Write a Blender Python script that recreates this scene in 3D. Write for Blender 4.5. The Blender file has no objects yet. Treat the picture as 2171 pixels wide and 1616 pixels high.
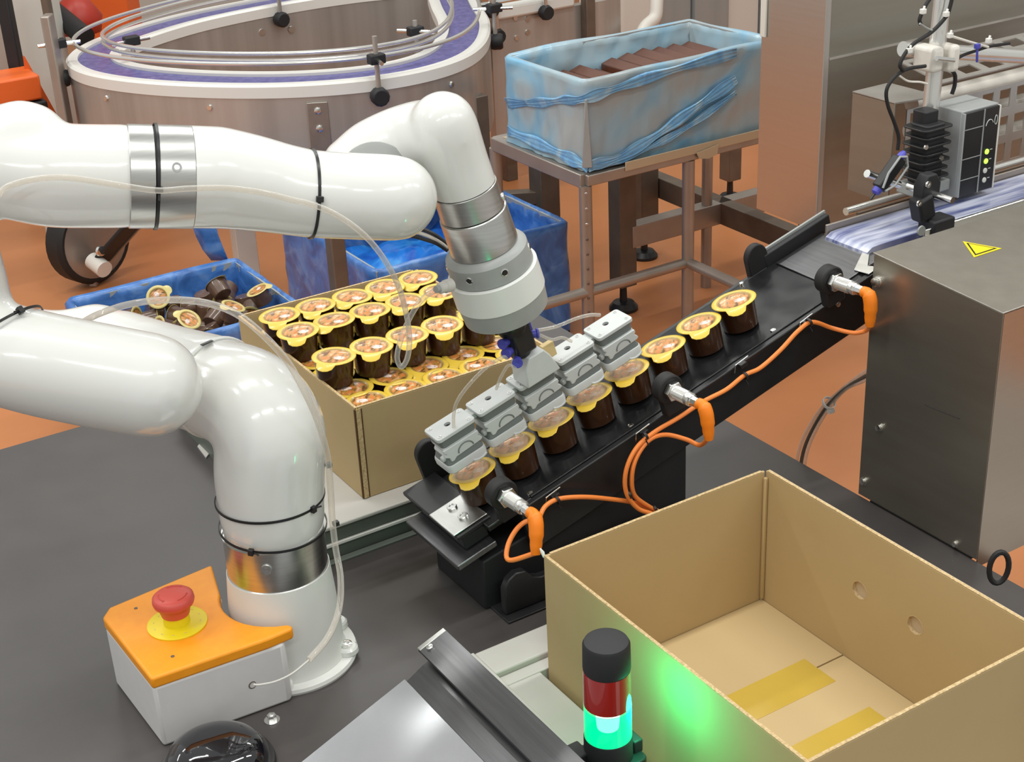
import bpy, bmesh, math, random
from mathutils import Vector, Matrix, Quaternion
from mathutils import noise as mnoise
V = Vector
random.seed(7)
S = bpy.context.scene
COL = S.collection

# ------------------------------------------------------------------ camera
CAM = V((0, 0, 1.35)); FPX = 3123.3; CX, CY = 1085.5, 808.0
# world axes seen in camera axes (right, down, forward)
AX = V((0.84235661, -0.26787849, 0.46762854)); AY = V((-0.53708134, -0.34565099, 0.76946021)); AZ = V((-0.04448557, -0.89931447, -0.43503394))
CR = V((AX.x, AY.x, AZ.x)).normalized(); CD = V((AX.y, AY.y, AZ.y)).normalized(); CF = V((AX.z, AY.z, AZ.z)).normalized()
cd = bpy.data.cameras.new('camera'); cam = bpy.data.objects.new('camera', cd); COL.objects.link(cam)
m3 = Matrix((CR, -CD, -CF)).transposed()
cam.matrix_world = Matrix.Translation(CAM) @ m3.to_4x4()
cd.sensor_fit = 'HORIZONTAL'; cd.sensor_width = 36; cd.lens = FPX / 2171 * 36; cd.clip_start = .05; cd.clip_end = 60
S.camera = cam
def at(u, v, x=None, y=None, z=None, d=None):
    r = CR * ((u - CX) / FPX) + CD * ((v - CY) / FPX) + CF
    if d is not None: k = d
    elif x is not None: k = (x - CAM.x) / r.x
    elif y is not None: k = (y - CAM.y) / r.y
    else: k = (z - CAM.z) / r.z
    return CAM + r * k

# ------------------------------------------------------------------ world, lights, exposure
w = bpy.data.worlds.new('world'); S.world = w; w.use_nodes = True
bg = w.node_tree.nodes['Background']; bg.inputs[0].default_value = (.92, .93, .90, 1); bg.inputs[1].default_value = .60
S.view_settings.view_transform = 'Standard'; S.view_settings.look = 'None'; S.view_settings.gamma = 1
S.view_settings.use_curve_mapping = False; S.view_settings.exposure = 0.0
def area(name, loc, sx, sy, power, color=(1, .97, .92), rotz=0, tilt=0):
    l = bpy.data.lights.new(name, 'AREA'); l.shape = 'RECTANGLE'; l.size = sx; l.size_y = sy; l.energy = power; l.color = color
    o = bpy.data.objects.new(name, l); COL.objects.link(o); o.location = loc; o.rotation_euler = (tilt, 0, rotz)
    return o
for ix, x in enumerate((-1.6, .2, 2.0, 3.8)):
    for iy, y in enumerate((-.6, 1.6, 3.8, 6.0)):
        area('ceiling_tube_light', (x, y, 2.9), 1.3, .14, 21, (.99, 1.0, .96))

# ------------------------------------------------------------------ materials
def mat(name, col, rough=.5, metal=0., spec=.5, emit=None, es=1., coat=0., trans=0., ior=1.45, alpha=1.,
        noise=None, bump=0., bscale=60., stretch=(1, 1, 1), rvar=0.):
    m = bpy.data.materials.new(name); m.use_nodes = True; nt = m.node_tree; b = nt.nodes['Principled BSDF']
    b.inputs['Base Color'].default_value = (*col, 1); b.inputs['Roughness'].default_value = rough
    b.inputs['Metallic'].default_value = metal; b.inputs['Specular IOR Level'].default_value = spec
    b.inputs['Coat Weight'].default_value = coat; b.inputs['Transmission Weight'].default_value = trans
    b.inputs['IOR'].default_value = ior; b.inputs['Alpha'].default_value = alpha
    if emit: b.inputs['Emission Color'].default_value = (*emit, 1); b.inputs['Emission Strength'].default_value = es
    N = nt.nodes; L = nt.links
    tc = N.new('ShaderNodeTexCoord'); mp = N.new('ShaderNodeMapping'); mp.inputs['Scale'].default_value = stretch
    L.new(tc.outputs['Object'], mp.inputs['Vector'])
    nz = N.new('ShaderNodeTexNoise'); nz.inputs['Scale'].default_value = bscale; nz.inputs['Detail'].default_value = 4
    L.new(mp.outputs[0], nz.inputs['Vector'])
    if noise:
        cr = N.new('ShaderNodeValToRGB'); cr.color_ramp.elements[0].position = .3; cr.color_ramp.elements[1].position = .7
        cr.color_ramp.elements[0].color = (*col, 1); cr.color_ramp.elements[1].color = (*noise, 1)
        L.new(nz.outputs['Fac'], cr.inputs[0]); L.new(cr.outputs[0], b.inputs['Base Color'])
    if bump:
        bp = N.new('ShaderNodeBump'); bp.inputs['Strength'].default_value = bump; bp.inputs['Distance'].default_value = .002
        L.new(nz.outputs['Fac'], bp.inputs['Height']); L.new(bp.outputs[0], b.inputs['Normal'])
    if rvar:
        mr = N.new('ShaderNodeMapRange'); mr.inputs[3].default_value = rough - rvar; mr.inputs[4].default_value = rough + rvar
        L.new(nz.outputs['Fac'], mr.inputs[0]); L.new(mr.outputs[0], b.inputs['Roughness'])
    return m
M = {}
M['floor'] = mat('floor_resin', (.56, .215, .082), .34, noise=(.50, .185, .066), bscale=2.2, rvar=.08)
M['table'] = mat('table_laminate', (.056, .049, .048), .38, noise=(.066, .058, .056), bscale=14, rvar=.05)
M['wall'] = mat('wall_paint', (.62, .60, .55), .6, noise=(.58, .56, .51), bscale=2)
M['robot'] = mat('robot_white', (.70, .70, .675), .16, coat=.5)
M['robotmat'] = mat('robot_offwhite', (.70, .71, .68), .38)
M['grayp'] = mat('grey_plastic', (.30, .31, .30), .42, noise=(.33, .34, .33), bscale=30)
M['alu'] = mat('brushed_aluminium', (.62, .62, .60), .28, 1., noise=(.52, .52, .50), bscale=14, stretch=(1, 1, 18))
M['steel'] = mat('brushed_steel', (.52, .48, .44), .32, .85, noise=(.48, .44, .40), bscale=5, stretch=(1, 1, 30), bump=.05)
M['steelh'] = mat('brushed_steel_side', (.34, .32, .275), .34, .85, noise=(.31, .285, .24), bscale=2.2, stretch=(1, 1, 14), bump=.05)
M['steelv'] = mat('brushed_steel_vertical', (.56, .53, .50), .36, .62, noise=(.40, .37, .34), bscale=1.1, stretch=(9, 9, .15))
M['steeltop'] = mat('satin_steel', (.44, .41, .37), .42, 1., noise=(.39, .36, .32), bscale=25, bump=.1)
M['frame'] = mat('satin_frame_steel', (.42, .37, .33), .42, .7, noise=(.36, .31, .27), bscale=9)
M['framed'] = mat('stained_frame_steel', (.15, .115, .09), .5, .5, noise=(.20, .155, .12), bscale=12)
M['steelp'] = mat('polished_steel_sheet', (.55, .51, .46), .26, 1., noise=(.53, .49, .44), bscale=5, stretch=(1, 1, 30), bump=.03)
M['cab'] = mat('cabinet_steel', (.38, .40, .40), .35, .25, noise=(.31, .33, .33), bscale=1.0, stretch=(9, 9, .15))
M['chrome'] = mat('chrome', (.80, .80, .78), .20, 1.)
M['bright'] = mat('satin_bright_tube', (.74, .73, .70), .22, .75)
M['black'] = mat('black_plastic', (.012, .012, .013), .34, noise=(.018, .018, .019), bscale=20)
M['blackm'] = mat('matte_black', (.016, .016, .018), .55)
M['belt'] = mat('black_conveyor_plastic', (.007, .007, .0075), .20, noise=(.018, .018, .019), bscale=22, rvar=.1)
M['rubber'] = mat('black_rubber', (.014, .013, .013), .6)
M['card'] = mat('cardboard', (.49, .360, .180), .75, noise=(.46, .335, .165), bscale=5, bump=.08)
M['cardb'] = mat('cardboard_floor', (.60, .450, .235), .72, noise=(.57, .42, .215), bscale=4, bump=.06)
M['cardt'] = mat('cardboard_flap_kraft', (.55, .43, .29), .7, noise=(.52, .40, .265), bscale=6)
M['cardd'] = mat('cardboard_edge', (.66, .50, .28), .8, noise=(.40, .27, .12), bscale=260)
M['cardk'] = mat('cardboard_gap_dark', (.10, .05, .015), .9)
M['tape'] = mat('packing_tape', (.62, .43, .07), .25, noise=(.56, .38, .06), bscale=8, coat=.3)
M['tray'] = mat('white_tray', (.56, .54, .50), .38, noise=(.52, .50, .465), bscale=5)
M['traydk'] = mat('grey_green_tray_side', (.13, .15, .125), .45, noise=(.11, .13, .11), bscale=6)
M['orange'] = mat('orange_box_cover', (.90, .33, .012), .42, noise=(.86, .30, .01), bscale=60, bump=.03)
M['cable'] = mat('orange_cable', (.86, .24, .045), .42)
M['conn'] = mat('orange_connector', (.88, .22, .01), .38)
M['red'] = mat('red_button', (.60, .080, .060), .40)
M['yellow'] = mat('yellow_plate', (.78, .62, .012), .4)
M['whitebox'] = mat('white_box_plastic', (.66, .645, .64), .48, noise=(.64, .62, .61), bscale=40)
M['cup'] = mat('chocolate_cup', (.028, .0095, .0026), .30, noise=(.040, .014, .004), bscale=30, coat=.4)
M['cupr'] = mat('chocolate_cup_dusty', (.13, .07, .042), .30, noise=(.085, .042, .025), bscale=40, coat=.5)
M['choc'] = mat('chocolate_slab', (.125, .045, .024), .25, noise=(.105, .036, .019), bscale=6)
M['blue'] = mat('blue_connector', (.07, .07, .42), .35)
M['gripper'] = mat('printed_grey_resin', (.56, .58, .57), .36, noise=(.54, .56, .55), bscale=80)
M['gripdk'] = mat('gripper_shaded_grey', (.15, .165, .16), .42)  # darker copy of the resin grey; shading of the bands put into the colour
M['film'] = mat('clear_seal', (.62, .58, .50), .12, coat=.5, alpha=.45)
M['suction'] = mat('clear_suction_lip', (.60, .46, .32), .10, coat=.6, alpha=.22)
M['whitep'] = mat('white_conveyor_edge', (.76, .74, .70), .35)
M['purple'] = mat('purple_chain_belt', (.085, .078, .26), .32, noise=(.17, .16, .38), bscale=50, bump=.5)
M['redlens'] = mat('red_lens', (.34, .014, .010), .12, coat=.8)
M['lamp_on'] = mat('green_lens_lit', (.0, .5, .25), .12, emit=(.0, 1., .34), es=1.0, coat=.6, alpha=.62)
M['lampcore'] = mat('green_lamp_core', (.8, 1, .9), .3, emit=(.55, 1., .78), es=4.)
M['panel'] = mat('satin_light_panel', (.58, .59, .62), .24, .75, noise=(.54, .55, .58), bscale=3)
M['darksteel'] = mat('dark_brushed_bar', (.17, .17, .175), .28, .9, noise=(.13, .13, .135), bscale=8, stretch=(20, 1, 1), bump=.04)
M['led'] = mat('green_led', (.4, .9, .1), .3, emit=(.45, 1., .08), es=1.4)
M['ledoff'] = mat('led_unlit', (.7, .7, .66), .3)
M['cream'] = mat('cream_tube_steel', (.70, .66, .60), .4)
M['creamcap'] = mat('beige_cap', (.62, .47, .22), .5)
M['machorange'] = mat('orange_machine_paint', (.80, .14, .025), .4)
M['machred'] = mat('red_paint', (.42, .035, .02), .4)
M['grayc'] = mat('grey_crate', (.34, .35, .35), .5)
M['bluebag'] = mat('dark_blue_bag', (.03, .10, .40), .22, noise=(.02, .06, .30), bscale=7, bump=.8, coat=.3)
M['blackink'] = mat('black_ink', (.01, .01, .01), .5)
M['whiteink'] = mat('white_ink', (.6, .6, .58), .5)

def tube_mat():
    m = bpy.data.materials.new('clear_hose'); m.use_nodes = True; nt = m.node_tree; N = nt.nodes; L = nt.links
    b = N['Principled BSDF']; b.inputs['Base Color'].default_value = (.72, .70, .66, 1); b.inputs['Roughness'].default_value = .06
    b.inputs['Coat Weight'].default_value = 1
    t = N.new('ShaderNodeBsdfTransparent'); t.inputs[0].default_value = (.97, .93, .88, 1)
    lw = N.new('ShaderNodeLayerWeight'); lw.inputs[0].default_value = .5
    mr = N.new('ShaderNodeMapRange'); mr.inputs[3].default_value = .14; mr.inputs[4].default_value = .80
    L.new(lw.outputs['Facing'], mr.inputs[0])
    mx = N.new('ShaderNodeMixShader'); L.new(mr.outputs[0], mx.inputs[0]); L.new(t.outputs[0], mx.inputs[1]); L.new(b.outputs[0], mx.inputs[2])
    L.new(mx.outputs[0], N['Material Output'].inputs[0]); return m
M['hose'] = tube_mat()

def lid_mat(name, base, art):
    m = bpy.data.materials.new(name); m.use_nodes = True; nt = m.node_tree; N = nt.nodes; L = nt.links
    b = N['Principled BSDF']; b.inputs['Roughness'].default_value = .30; b.inputs['Metallic'].default_value = 0.0; b.inputs['Coat Weight'].default_value = .25
    tc = N.new('ShaderNodeTexCoord')
    sp = N.new('ShaderNodeSeparateXYZ'); L.new(tc.outputs['Object'], sp.inputs[0])
    cb = N.new('ShaderNodeCombineXYZ'); L.new(sp.outputs[0], cb.inputs[0]); L.new(sp.outputs[1], cb.inputs[1])
    ln = N.new('ShaderNodeVectorMath'); ln.operation = 'LENGTH'; L.new(cb.outputs[0], ln.inputs[0])
    inf = N.new('ShaderNodeObjectInfo')
    ad = N.new('ShaderNodeVectorMath'); ad.operation = 'ADD'; L.new(cb.outputs[0], ad.inputs[0])
    sc = N.new('ShaderNodeVectorMath'); sc.operation = 'SCALE'; sc.inputs[0].default_value = (.02, .03, .0); L.new(inf.outputs['Random'], sc.inputs['Scale'])
    L.new(sc.outputs[0], ad.inputs[1])
    mp = N.new('ShaderNodeMapping'); mp.inputs['Scale'].default_value = (1, .42, 1); mp.inputs['Rotation'].default_value = (0, 0, .9); L.new(ad.outputs[0], mp.inputs[0])
    nz = N.new('ShaderNodeTexNoise'); nz.inputs['Scale'].default_value = 105; nz.inputs['Detail'].default_value = 1.5; nz.inputs['Distortion'].default_value = .6; L.new(mp.outputs[0], nz.inputs[0])
    cr = N.new('ShaderNodeValToRGB'); r = cr.color_ramp; r.elements[0].position = .36; r.elements[1].position = .70
    r.elements[0].color = (.16, .06, .015, 1); r.elements[1].color = (.66, .50, .28, 1)
    e = r.elements.new(.44); e.color = (.45, .25, .06, 1); e = r.elements.new(.53); e.color = (.70, .20, .045, 1); e = r.elements.new(.60); e.color = (.62, .34, .12, 1)
    L.new(nz.outputs[0], cr.inputs[0])
    # pale roundish patch of the print
    of = N.new('ShaderNodeVectorMath'); of.operation = 'SUBTRACT'; of.inputs[1].default_value = (.010, -.002, 0); L.new(cb.outputs[0], of.inputs[0])
    s2 = N.new('ShaderNodeVectorMath'); s2.operation = 'MULTIPLY'; s2.inputs[1].default_value = (1, 1.5, 1); L.new(of.outputs[0], s2.inputs[0])
    l2 = N.new('ShaderNodeVectorMath'); l2.operation = 'LENGTH'; L.new(s2.outputs[0], l2.inputs[0])
    n2 = N.new('ShaderNodeTexNoise'); n2.inputs['Scale'].default_value = 160; L.new(cb.outputs[0], n2.inputs[0])
    a2 = N.new('ShaderNodeMath'); a2.operation = 'MULTIPLY_ADD'; a2.inputs[1].default_value = .009; L.new(n2.outputs[0], a2.inputs[0]); L.new(l2.outputs['Value'], a2.inputs[2])
    r2 = N.new('ShaderNodeValToRGB'); q = r2.color_ramp; q.elements[0].position = .0; q.elements[0].color = (1, 1, 1, 1); q.elements[1].position = 1; q.elements[1].color = (0, 0, 0, 1)
    k = N.new('ShaderNodeMapRange'); k.inputs[1].default_value = .0135; k.inputs[2].default_value = .0165; L.new(a2.outputs[0], k.inputs[0]); L.new(k.outputs[0], r2.inputs[0])
    pc = N.new('ShaderNodeMix'); pc.data_type = 'RGBA'; L.new(r2.outputs[0], pc.inputs[0]); L.new(cr.outputs[0], pc.inputs[6])
    wn = N.new('ShaderNodeValToRGB'); wn.color_ramp.elements[0].position = .36; wn.color_ramp.elements[0].color = (.28, .13, .10, 1); wn.color_ramp.elements[1].position = .46; wn.color_ramp.elements[1].color = (.88, .70, .62, 1)
    L.new(n2.outputs[0], wn.inputs[0]); L.new(wn.outputs[0], pc.inputs[7])
    rr = N.new('ShaderNodeMapRange'); rr.inputs[1].default_value = 0; rr.inputs[2].default_value = .040; L.new(ln.outputs['Value'], rr.inputs[0])
    rm = N.new('ShaderNodeValToRGB'); z = rm.color_ramp; z.elements[0].position = .60; z.elements[0].color = (0, 0, 0, 1); z.elements[1].position = .70; z.elements[1].color = (1, 1, 1, 1)
    L.new(rr.outputs[0], rm.inputs[0])
    g = N.new('ShaderNodeValToRGB'); y = g.color_ramp; y.elements[0].position = .66; y.elements[0].color = (.24, .13, .03, 1); y.elements[1].position = .79; y.elements[1].color = (*base, 1)
    ee = y.elements.new(.735); ee.color = (.46, .30, .08, 1)
    L.new(rr.outputs[0], g.inputs[0])
    f = N.new('ShaderNodeMix'); f.data_type = 'RGBA'; L.new(rm.outputs[0], f.inputs[0]); L.new(pc.outputs[2], f.inputs[6]); L.new(g.outputs[0], f.inputs[7])
    L.new(f.outputs[2], b.inputs['Base Color'])
    return m
M['lid'] = lid_mat('yellow_printed_lid', (.72, .49, .055), 0)
M['lidpale'] = lid_mat('pale_printed_lid', (.66, .54, .20), 0)

def film_mat(name, c1, c2, c3, alpha=1., scale=6, dirv=(1, 1, 1)):
    """thin plastic sheet: folds show bluer, smooth areas greyer; crinkled relief"""
    m = bpy.data.materials.new(name); m.use_nodes = True; nt = m.node_tree; N = nt.nodes; L = nt.links
    b = N['Principled BSDF']; b.inputs['Roughness'].default_value = .28; b.inputs['Coat Weight'].default_value = .25; b.inputs['Alpha'].default_value = alpha
    tc = N.new('ShaderNodeTexCoord'); mp = N.new('ShaderNodeMapping'); mp.inputs['Scale'].default_value = dirv; L.new(tc.outputs['Object'], mp.inputs[0])
    nz = N.new('ShaderNodeTexNoise'); nz.inputs['Scale'].default_value = scale; nz.inputs['Detail'].default_value = 3; nz.inputs['Distortion'].default_value = 1.2; L.new(mp.outputs[0], nz.inputs[0])
    cr = N.new('ShaderNodeValToRGB'); r = cr.color_ramp; r.elements[0].position = .35; r.elements[0].color = (*c1, 1); r.elements[1].position = .68; r.elements[1].color = (*c3, 1)
    e = r.elements.new(.52); e.color = (*c2, 1)
    L.new(nz.outputs[0], cr.inputs[0]); L.new(cr.outputs[0], b.inputs['Base Color'])
    bp = N.new('ShaderNodeBump'); bp.inputs['Strength'].default_value = .6; bp.inputs['Distance'].default_value = .01; L.new(nz.outputs[0], bp.inputs['Height']); L.new(bp.outputs[0], b.inputs['Normal'])
    return m
M['filmlight'] = film_mat('light_blue_film', (.40, .46, .48), (.34, .50, .60), (.16, .44, .68), .95, 3.2)
M['filmblue'] = film_mat('blue_film', (.16, .40, .72), (.22, .50, .80), (.42, .62, .78), .97, 12)
M['binblue'] = film_mat('blue_bin_liner', (.035, .12, .36), (.06, .19, .52), (.14, .28, .58), 1, 9)
M['binout'] = film_mat('blue_bin_liner_outer', (.16, .20, .45), (.20, .25, .52), (.25, .32, .60), 1, 8)
M['binlight'] = film_mat('bright_blue_liner', (.01, .10, .50), (.02, .22, .75), (.12, .48, .90), 1, 5)

# ------------------------------------------------------------------ mesh builder
def basis(d):
    d = d.normalized(); a = V((0, 0, 1)) if abs(d.z) < .9 else V((1, 0, 0))
    s = d.cross(a).normalized(); return s, s.cross(d).normalized(), d
class MB:
    def __init__(s): s.v = []; s.f = []
    def add(s, vs, fs):
        o = len(s.v); s.v += [V(p) for p in vs]; s.f += [tuple(i + o for i in f) for f in fs]; return s
    def box(s, c, size, ax=None):
        c = V(c); ax = ax or (V((1, 0, 0)), V((0, 1, 0)), V((0, 0, 1))); h = [x / 2 for x in size]
        vs = [c + ax[0] * h[0] * i + ax[1] * h[1] * j + ax[2] * h[2] * k for k in (-1, 1) for j in (-1, 1) for i in (-1, 1)]
        return s.add(vs, [(0, 2, 3, 1), (4, 5, 7, 6), (0, 1, 5, 4), (2, 6, 7, 3), (0, 4, 6, 2), (1, 3, 7, 5)])
    def bb(s, a, b):
        a = V(a); b = V(b); return s.box((a + b) / 2, (abs(b.x - a.x), abs(b.y - a.y), abs(b.z - a.z)))
    def tube(s, pts, r, n=10, closed=False):
        pts = [V(p) for p in pts]; N = len(pts); rs = r if isinstance(r, (list, tuple)) else [r] * N
        T = []
        for i in range(N):
            a = pts[(i - 1) % N] if closed or i > 0 else pts[i]; b = pts[(i + 1) % N] if closed or i < N - 1 else pts[i]
            T.append((b - a).normalized())
        u, v, _ = basis(T[0]); vs = []
        for i in range(N):
            if i: q = T[i - 1].rotation_difference(T[i]); u = q @ u; v = q @ v
            vs += [pts[i] + (u * math.cos(2 * math.pi * k / n) + v * math.sin(2 * math.pi * k / n)) * rs[i] for k in range(n)]
        fs = []
        for i in range(N if closed else N - 1):
            a = i * n; b = ((i + 1) % N) * n
            fs += [(a + k, a + (k + 1) % n, b + (k + 1) % n, b + k) for k in range(n)]
        if not closed: fs += [tuple(range(n - 1, -1, -1)), tuple((N - 1) * n + k for k in range(n))]
        return s.add(vs, fs)
    def rod(s, a, b, r, n=12, r1=None): return s.tube([a, b], [r, r if r1 is None else r1], n)
    def lathe(s, o, d, prof, n=32, closed=False):
        o = V(o); u, v, d = basis(V(d)); vs = []; P = len(prof)
        for k, r in prof:
            vs += [o + d * k + (u * math.cos(2 * math.pi * i / n) + v * math.sin(2 * math.pi * i / n)) * max(r, 1e-5) for i in range(n)]
        fs = []
        for j in range(P if closed else P - 1):
            a = j * n; b = ((j + 1) % P) * n; fs += [(a + i, a + (i + 1) % n, b + (i + 1) % n, b + i) for i in range(n)]
        if not closed: fs += [tuple(range(n - 1, -1, -1)), tuple((P - 1) * n + k for k in range(n))]
        return s.add(vs, fs)
    def prism(s, poly, o, ax, h0, h1):
        o = V(o); n = len(poly)
        vs = [o + ax[0] * p[0] + ax[1] * p[1] + ax[2] * h for h in (h0, h1) for p in poly]
        return s.add(vs, [tuple(range(n - 1, -1, -1)), tuple(range(n, 2 * n))] + [(i, (i + 1) % n, n + (i + 1) % n, n + i) for i in range(n)])
    def grid(s, rows, closed=False):
        n = len(rows[0]); vs = [p for r in rows for p in r]; fs = []
        for j in range(len(rows) - 1):
            for i in range(n if closed else n - 1):
                a = j * n + i; b = j * n + (i + 1) % n; fs.append((a, b, b + n, a + n))
        return s.add(vs, fs)
    def ball(s, c, r, n=14):
        c = V(c); return s.lathe(c, V((0, 0, 1)), [(-r * math.cos(math.pi * i / 8), r * math.sin(math.pi * i / 8)) for i in range(9)], n)
XYZ = (V((1, 0, 0)), V((0, 1, 0)), V((0, 0, 1)))

def obj(name, mb, m, parent=None, smooth=35, bevel=0, base=False, solid=0, kind=None, sub=0, bseg=2):
    if isinstance(mb, MB): vs = mb.v; fs = mb.f
    else: vs = [v.co.copy() for v in mb.vertices]; fs = [tuple(p.vertices) for p in mb.polygons]
    lo = V([min(v[i] for v in vs) for i in range(3)]); hi = V([max(v[i] for v in vs) for i in range(3)])
    c = (lo + hi) / 2
    if base or parent is None: c.z = lo.z
    me = bpy.data.meshes.new(name); me.from_pydata([v - c for v in vs], [], fs); me.validate()
    b = bmesh.new(); b.from_mesh(me); bmesh.ops.recalc_face_normals(b, faces=b.faces); b.to_mesh(me); b.free()
    me.materials.append(m if not isinstance(m, str) else M[m])
    if smooth:
        me.shade_smooth()
        if smooth < 180: me.set_sharp_from_angle(angle=math.radians(smooth))
    o = bpy.data.objects.new(name, me); COL.objects.link(o)
    if parent: o.parent = parent; pl = wloc(parent); o.location = c - pl
    else: o.location = c
    if solid: q = o.modifiers.new('s', 'SOLIDIFY'); q.thickness = solid; q.offset = 0
    if sub: q = o.modifiers.new('u', 'SUBSURF'); q.levels = sub; q.render_levels = sub
    if bevel:
        q = o.modifiers.new('b', 'BEVEL'); q.width = bevel; q.segments = bseg; q.limit_method = 'ANGLE'; q.angle_limit = math.radians(40); q.harden_normals = False
    if kind: o['kind'] = kind
    return o
def wloc(o):
    l = V(o.location)
    while o.parent: o = o.parent; l += V(o.location)
    return l
def tag(o, label, cat, group=None):
    o['label'] = label; o['category'] = cat
    if group: o['group'] = group
    return o
def thing(name, loc, label, cat, group=None):
    o = bpy.data.objects.new(name, None); COL.objects.link(o); o.location = V(loc); o.empty_display_size = .05
    return tag(o, label, cat, group)
def struct(o): o['kind'] = 'structure'; return o
def lab(o, l): o['label'] = l; return o
def spline(pts, k=8):
    pts = [V(p) for p in pts]; P = [pts[0] * 2 - pts[1]] + pts + [pts[-1] * 2 - pts[-2]]; out = []
    for i in range(1, len(P) - 2):
        for j in range(k):
            t = j / k; a, b, c, d = P[i - 1:i + 3]
            out.append(.5 * ((2 * b) + (c - a) * t + (2 * a - 5 * b + 4 * c - d) * t * t + (3 * b - a - 3 * c + d) * t ** 3))
    return out + [pts[-1]]
def evaluated(ob):
    dg = bpy.context.evaluated_depsgraph_get(); dg.update(); e = ob.evaluated_get(dg); me = bpy.data.meshes.new_from_object(e)
    bpy.data.objects.remove(ob, do_unlink=True); return me
def shell(name, chains, m, parent, vox=.0055, it=14):
    """one continuous casting: chains of (point, radius) fused together and smoothed"""
    mb = MB()
    for ch in chains:
        pts = [c[0] for c in ch]; rs = [c[1] for c in ch]
        # rounded ends
        P = []; R = []
        d0 = (pts[0] - pts[1]).normalized(); d1 = (pts[-1] - pts[-2]).normalized()
        for a in (80, 60, 40, 20): P.append(pts[0] + d0 * rs[0] * math.sin(math.radians(a))); R.append(rs[0] * math.cos(math.radians(a)))
        dense = spline([V((*p,)) for p in pts], 6) if len(pts) > 2 else [pts[0].lerp(pts[1], i / 6) for i in range(7)]
        for i, p in enumerate(dense):
            t = i / (len(dense) - 1) * (len(rs) - 1); j = min(int(t), len(rs) - 2); P.append(p); R.append(rs[j] + (rs[j + 1] - rs[j]) * (t - j))
        for a in (20, 40, 60, 80): P.append(pts[-1] + d1 * rs[-1] * math.sin(math.radians(a))); R.append(rs[-1] * math.cos(math.radians(a)))
        mb.tube(P, R, 36)
    t = obj('tmp', mb, m, None, smooth=0)
    loc = V(t.location)
    q = t.modifiers.new('r', 'REMESH'); q.mode = 'VOXEL'; q.voxel_size = vox
    q = t.modifiers.new('s', 'SMOOTH'); q.factor = .5; q.iterations = it
    me = evaluated(t)
    for v in me.vertices: v.co += loc
    o = obj(name, me, m, parent, smooth=180); bpy.data.meshes.remove(me)
    return o
def clip_shell(o, p, n):
    """trim the casting flat at a joint plane (keeps the side n points to)"""
    pl = wloc(o); b = bmesh.new(); b.from_mesh(o.data)
    g = bmesh.ops.bisect_plane(b, geom=b.verts[:] + b.edges[:] + b.faces[:], plane_co=V(p) - pl, plane_no=V(n), clear_inner=True, dist=1e-5)
    bmesh.ops.holes_fill(b, edges=[e for e in g['geom_cut'] if isinstance(e, bmesh.types.BMEdge)]); b.to_mesh(o.data); b.free()
    o.data.set_sharp_from_angle(angle=math.radians(50))
def cut(ob, cutter_mb):
    c = obj('cutter', cutter_mb, M['black'], None, smooth=0)
    q = ob.modifiers.new('c', 'BOOLEAN'); q.object = c; q.operation = 'DIFFERENCE'; q.solver = 'EXACT'
    dg = bpy.context.evaluated_depsgraph_get(); dg.update(); me = bpy.data.meshes.new_from_object(ob.evaluated_get(dg))
    ob.modifiers.clear(); ob.data = me; bpy.data.objects.remove(c, do_unlink=True)

def rrect(w, h, r, n=5, cx=0, cy=0):
    p = []
    for sx, sy, a0 in ((1, 1, 0), (-1, 1, 90), (-1, -1, 180), (1, -1, 270)):
        for i in range(n + 1):
            a = math.radians(a0 + 90 * i / n); p.append((cx + sx * (w / 2 - r) + r * math.cos(a), cy + sy * (h / 2 - r) + r * math.sin(a)))
    return p
def bolt(name, p, d, r, h, m, parent, n=6):
    d = V(d).normalized(); mb = MB().lathe(V(p) - d * .001, d, [(0, r * 1.35), (h * .25, r * 1.35), (h * .26, r), (h, r * .95)], 12)
    return obj(name, mb, m, parent)

# ================================================================== SETTING
FZ = -.85
struct(obj('floor', MB().bb((-3, -1.5, FZ - .05), (9, 10.5, FZ)), 'floor', smooth=0))
struct(obj('wall_back', MB().bb((-3, 10.4, FZ), (9, 10.5, 2.6)), 'wall', smooth=0))
struct(obj('wall_right', MB().bb((8.9, -1.5, FZ), (9, 10.4, 2.6)), 'wall', smooth=0))

# ================================================================== WORK TABLE
t = thing('work_table', (.65, 1.6, FZ), 'dark grey laminate work table carrying the robot arm and both cartons', 'table')
mb = MB()
xs = (-.45, .878, 1.402, 1.69); ys = (.35, .80, 1.610, 2.75)
for i in range(3):
    for j in range(3):
        if i == 1 and j == 1: continue
        mb.bb((xs[i], ys[j], -.035), (xs[i + 1], ys[j + 1], 0))
def weld(mb):
    """merge touching blocks into one closed slab"""
    b = bmesh.new(); me = bpy.data.meshes.new('w'); me.from_pydata(mb.v, [], mb.f); b.from_mesh(me); bmesh.ops.remove_doubles(b, verts=b.verts, dist=1e-5)
    seen = {}
    for f in b.faces: seen.setdefault(tuple(sorted(v.index for v in f.verts)), []).append(f)
    bmesh.ops.delete(b, geom=[f for l in seen.values() if len(l) > 1 for f in l], context='FACES')
    b.to_mesh(me); b.free(); return me
obj('table_top', weld(mb), 'table', t, smooth=0)
for x, y in ((-.38, .45), (1.6, .45), (-.38, 2.65), (1.6, 2.65)):
    obj('leg', MB().bb((x - .03, y - .03, FZ), (x + .03, y + .03, -.035)), 'frame', t, bevel=.003)

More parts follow.
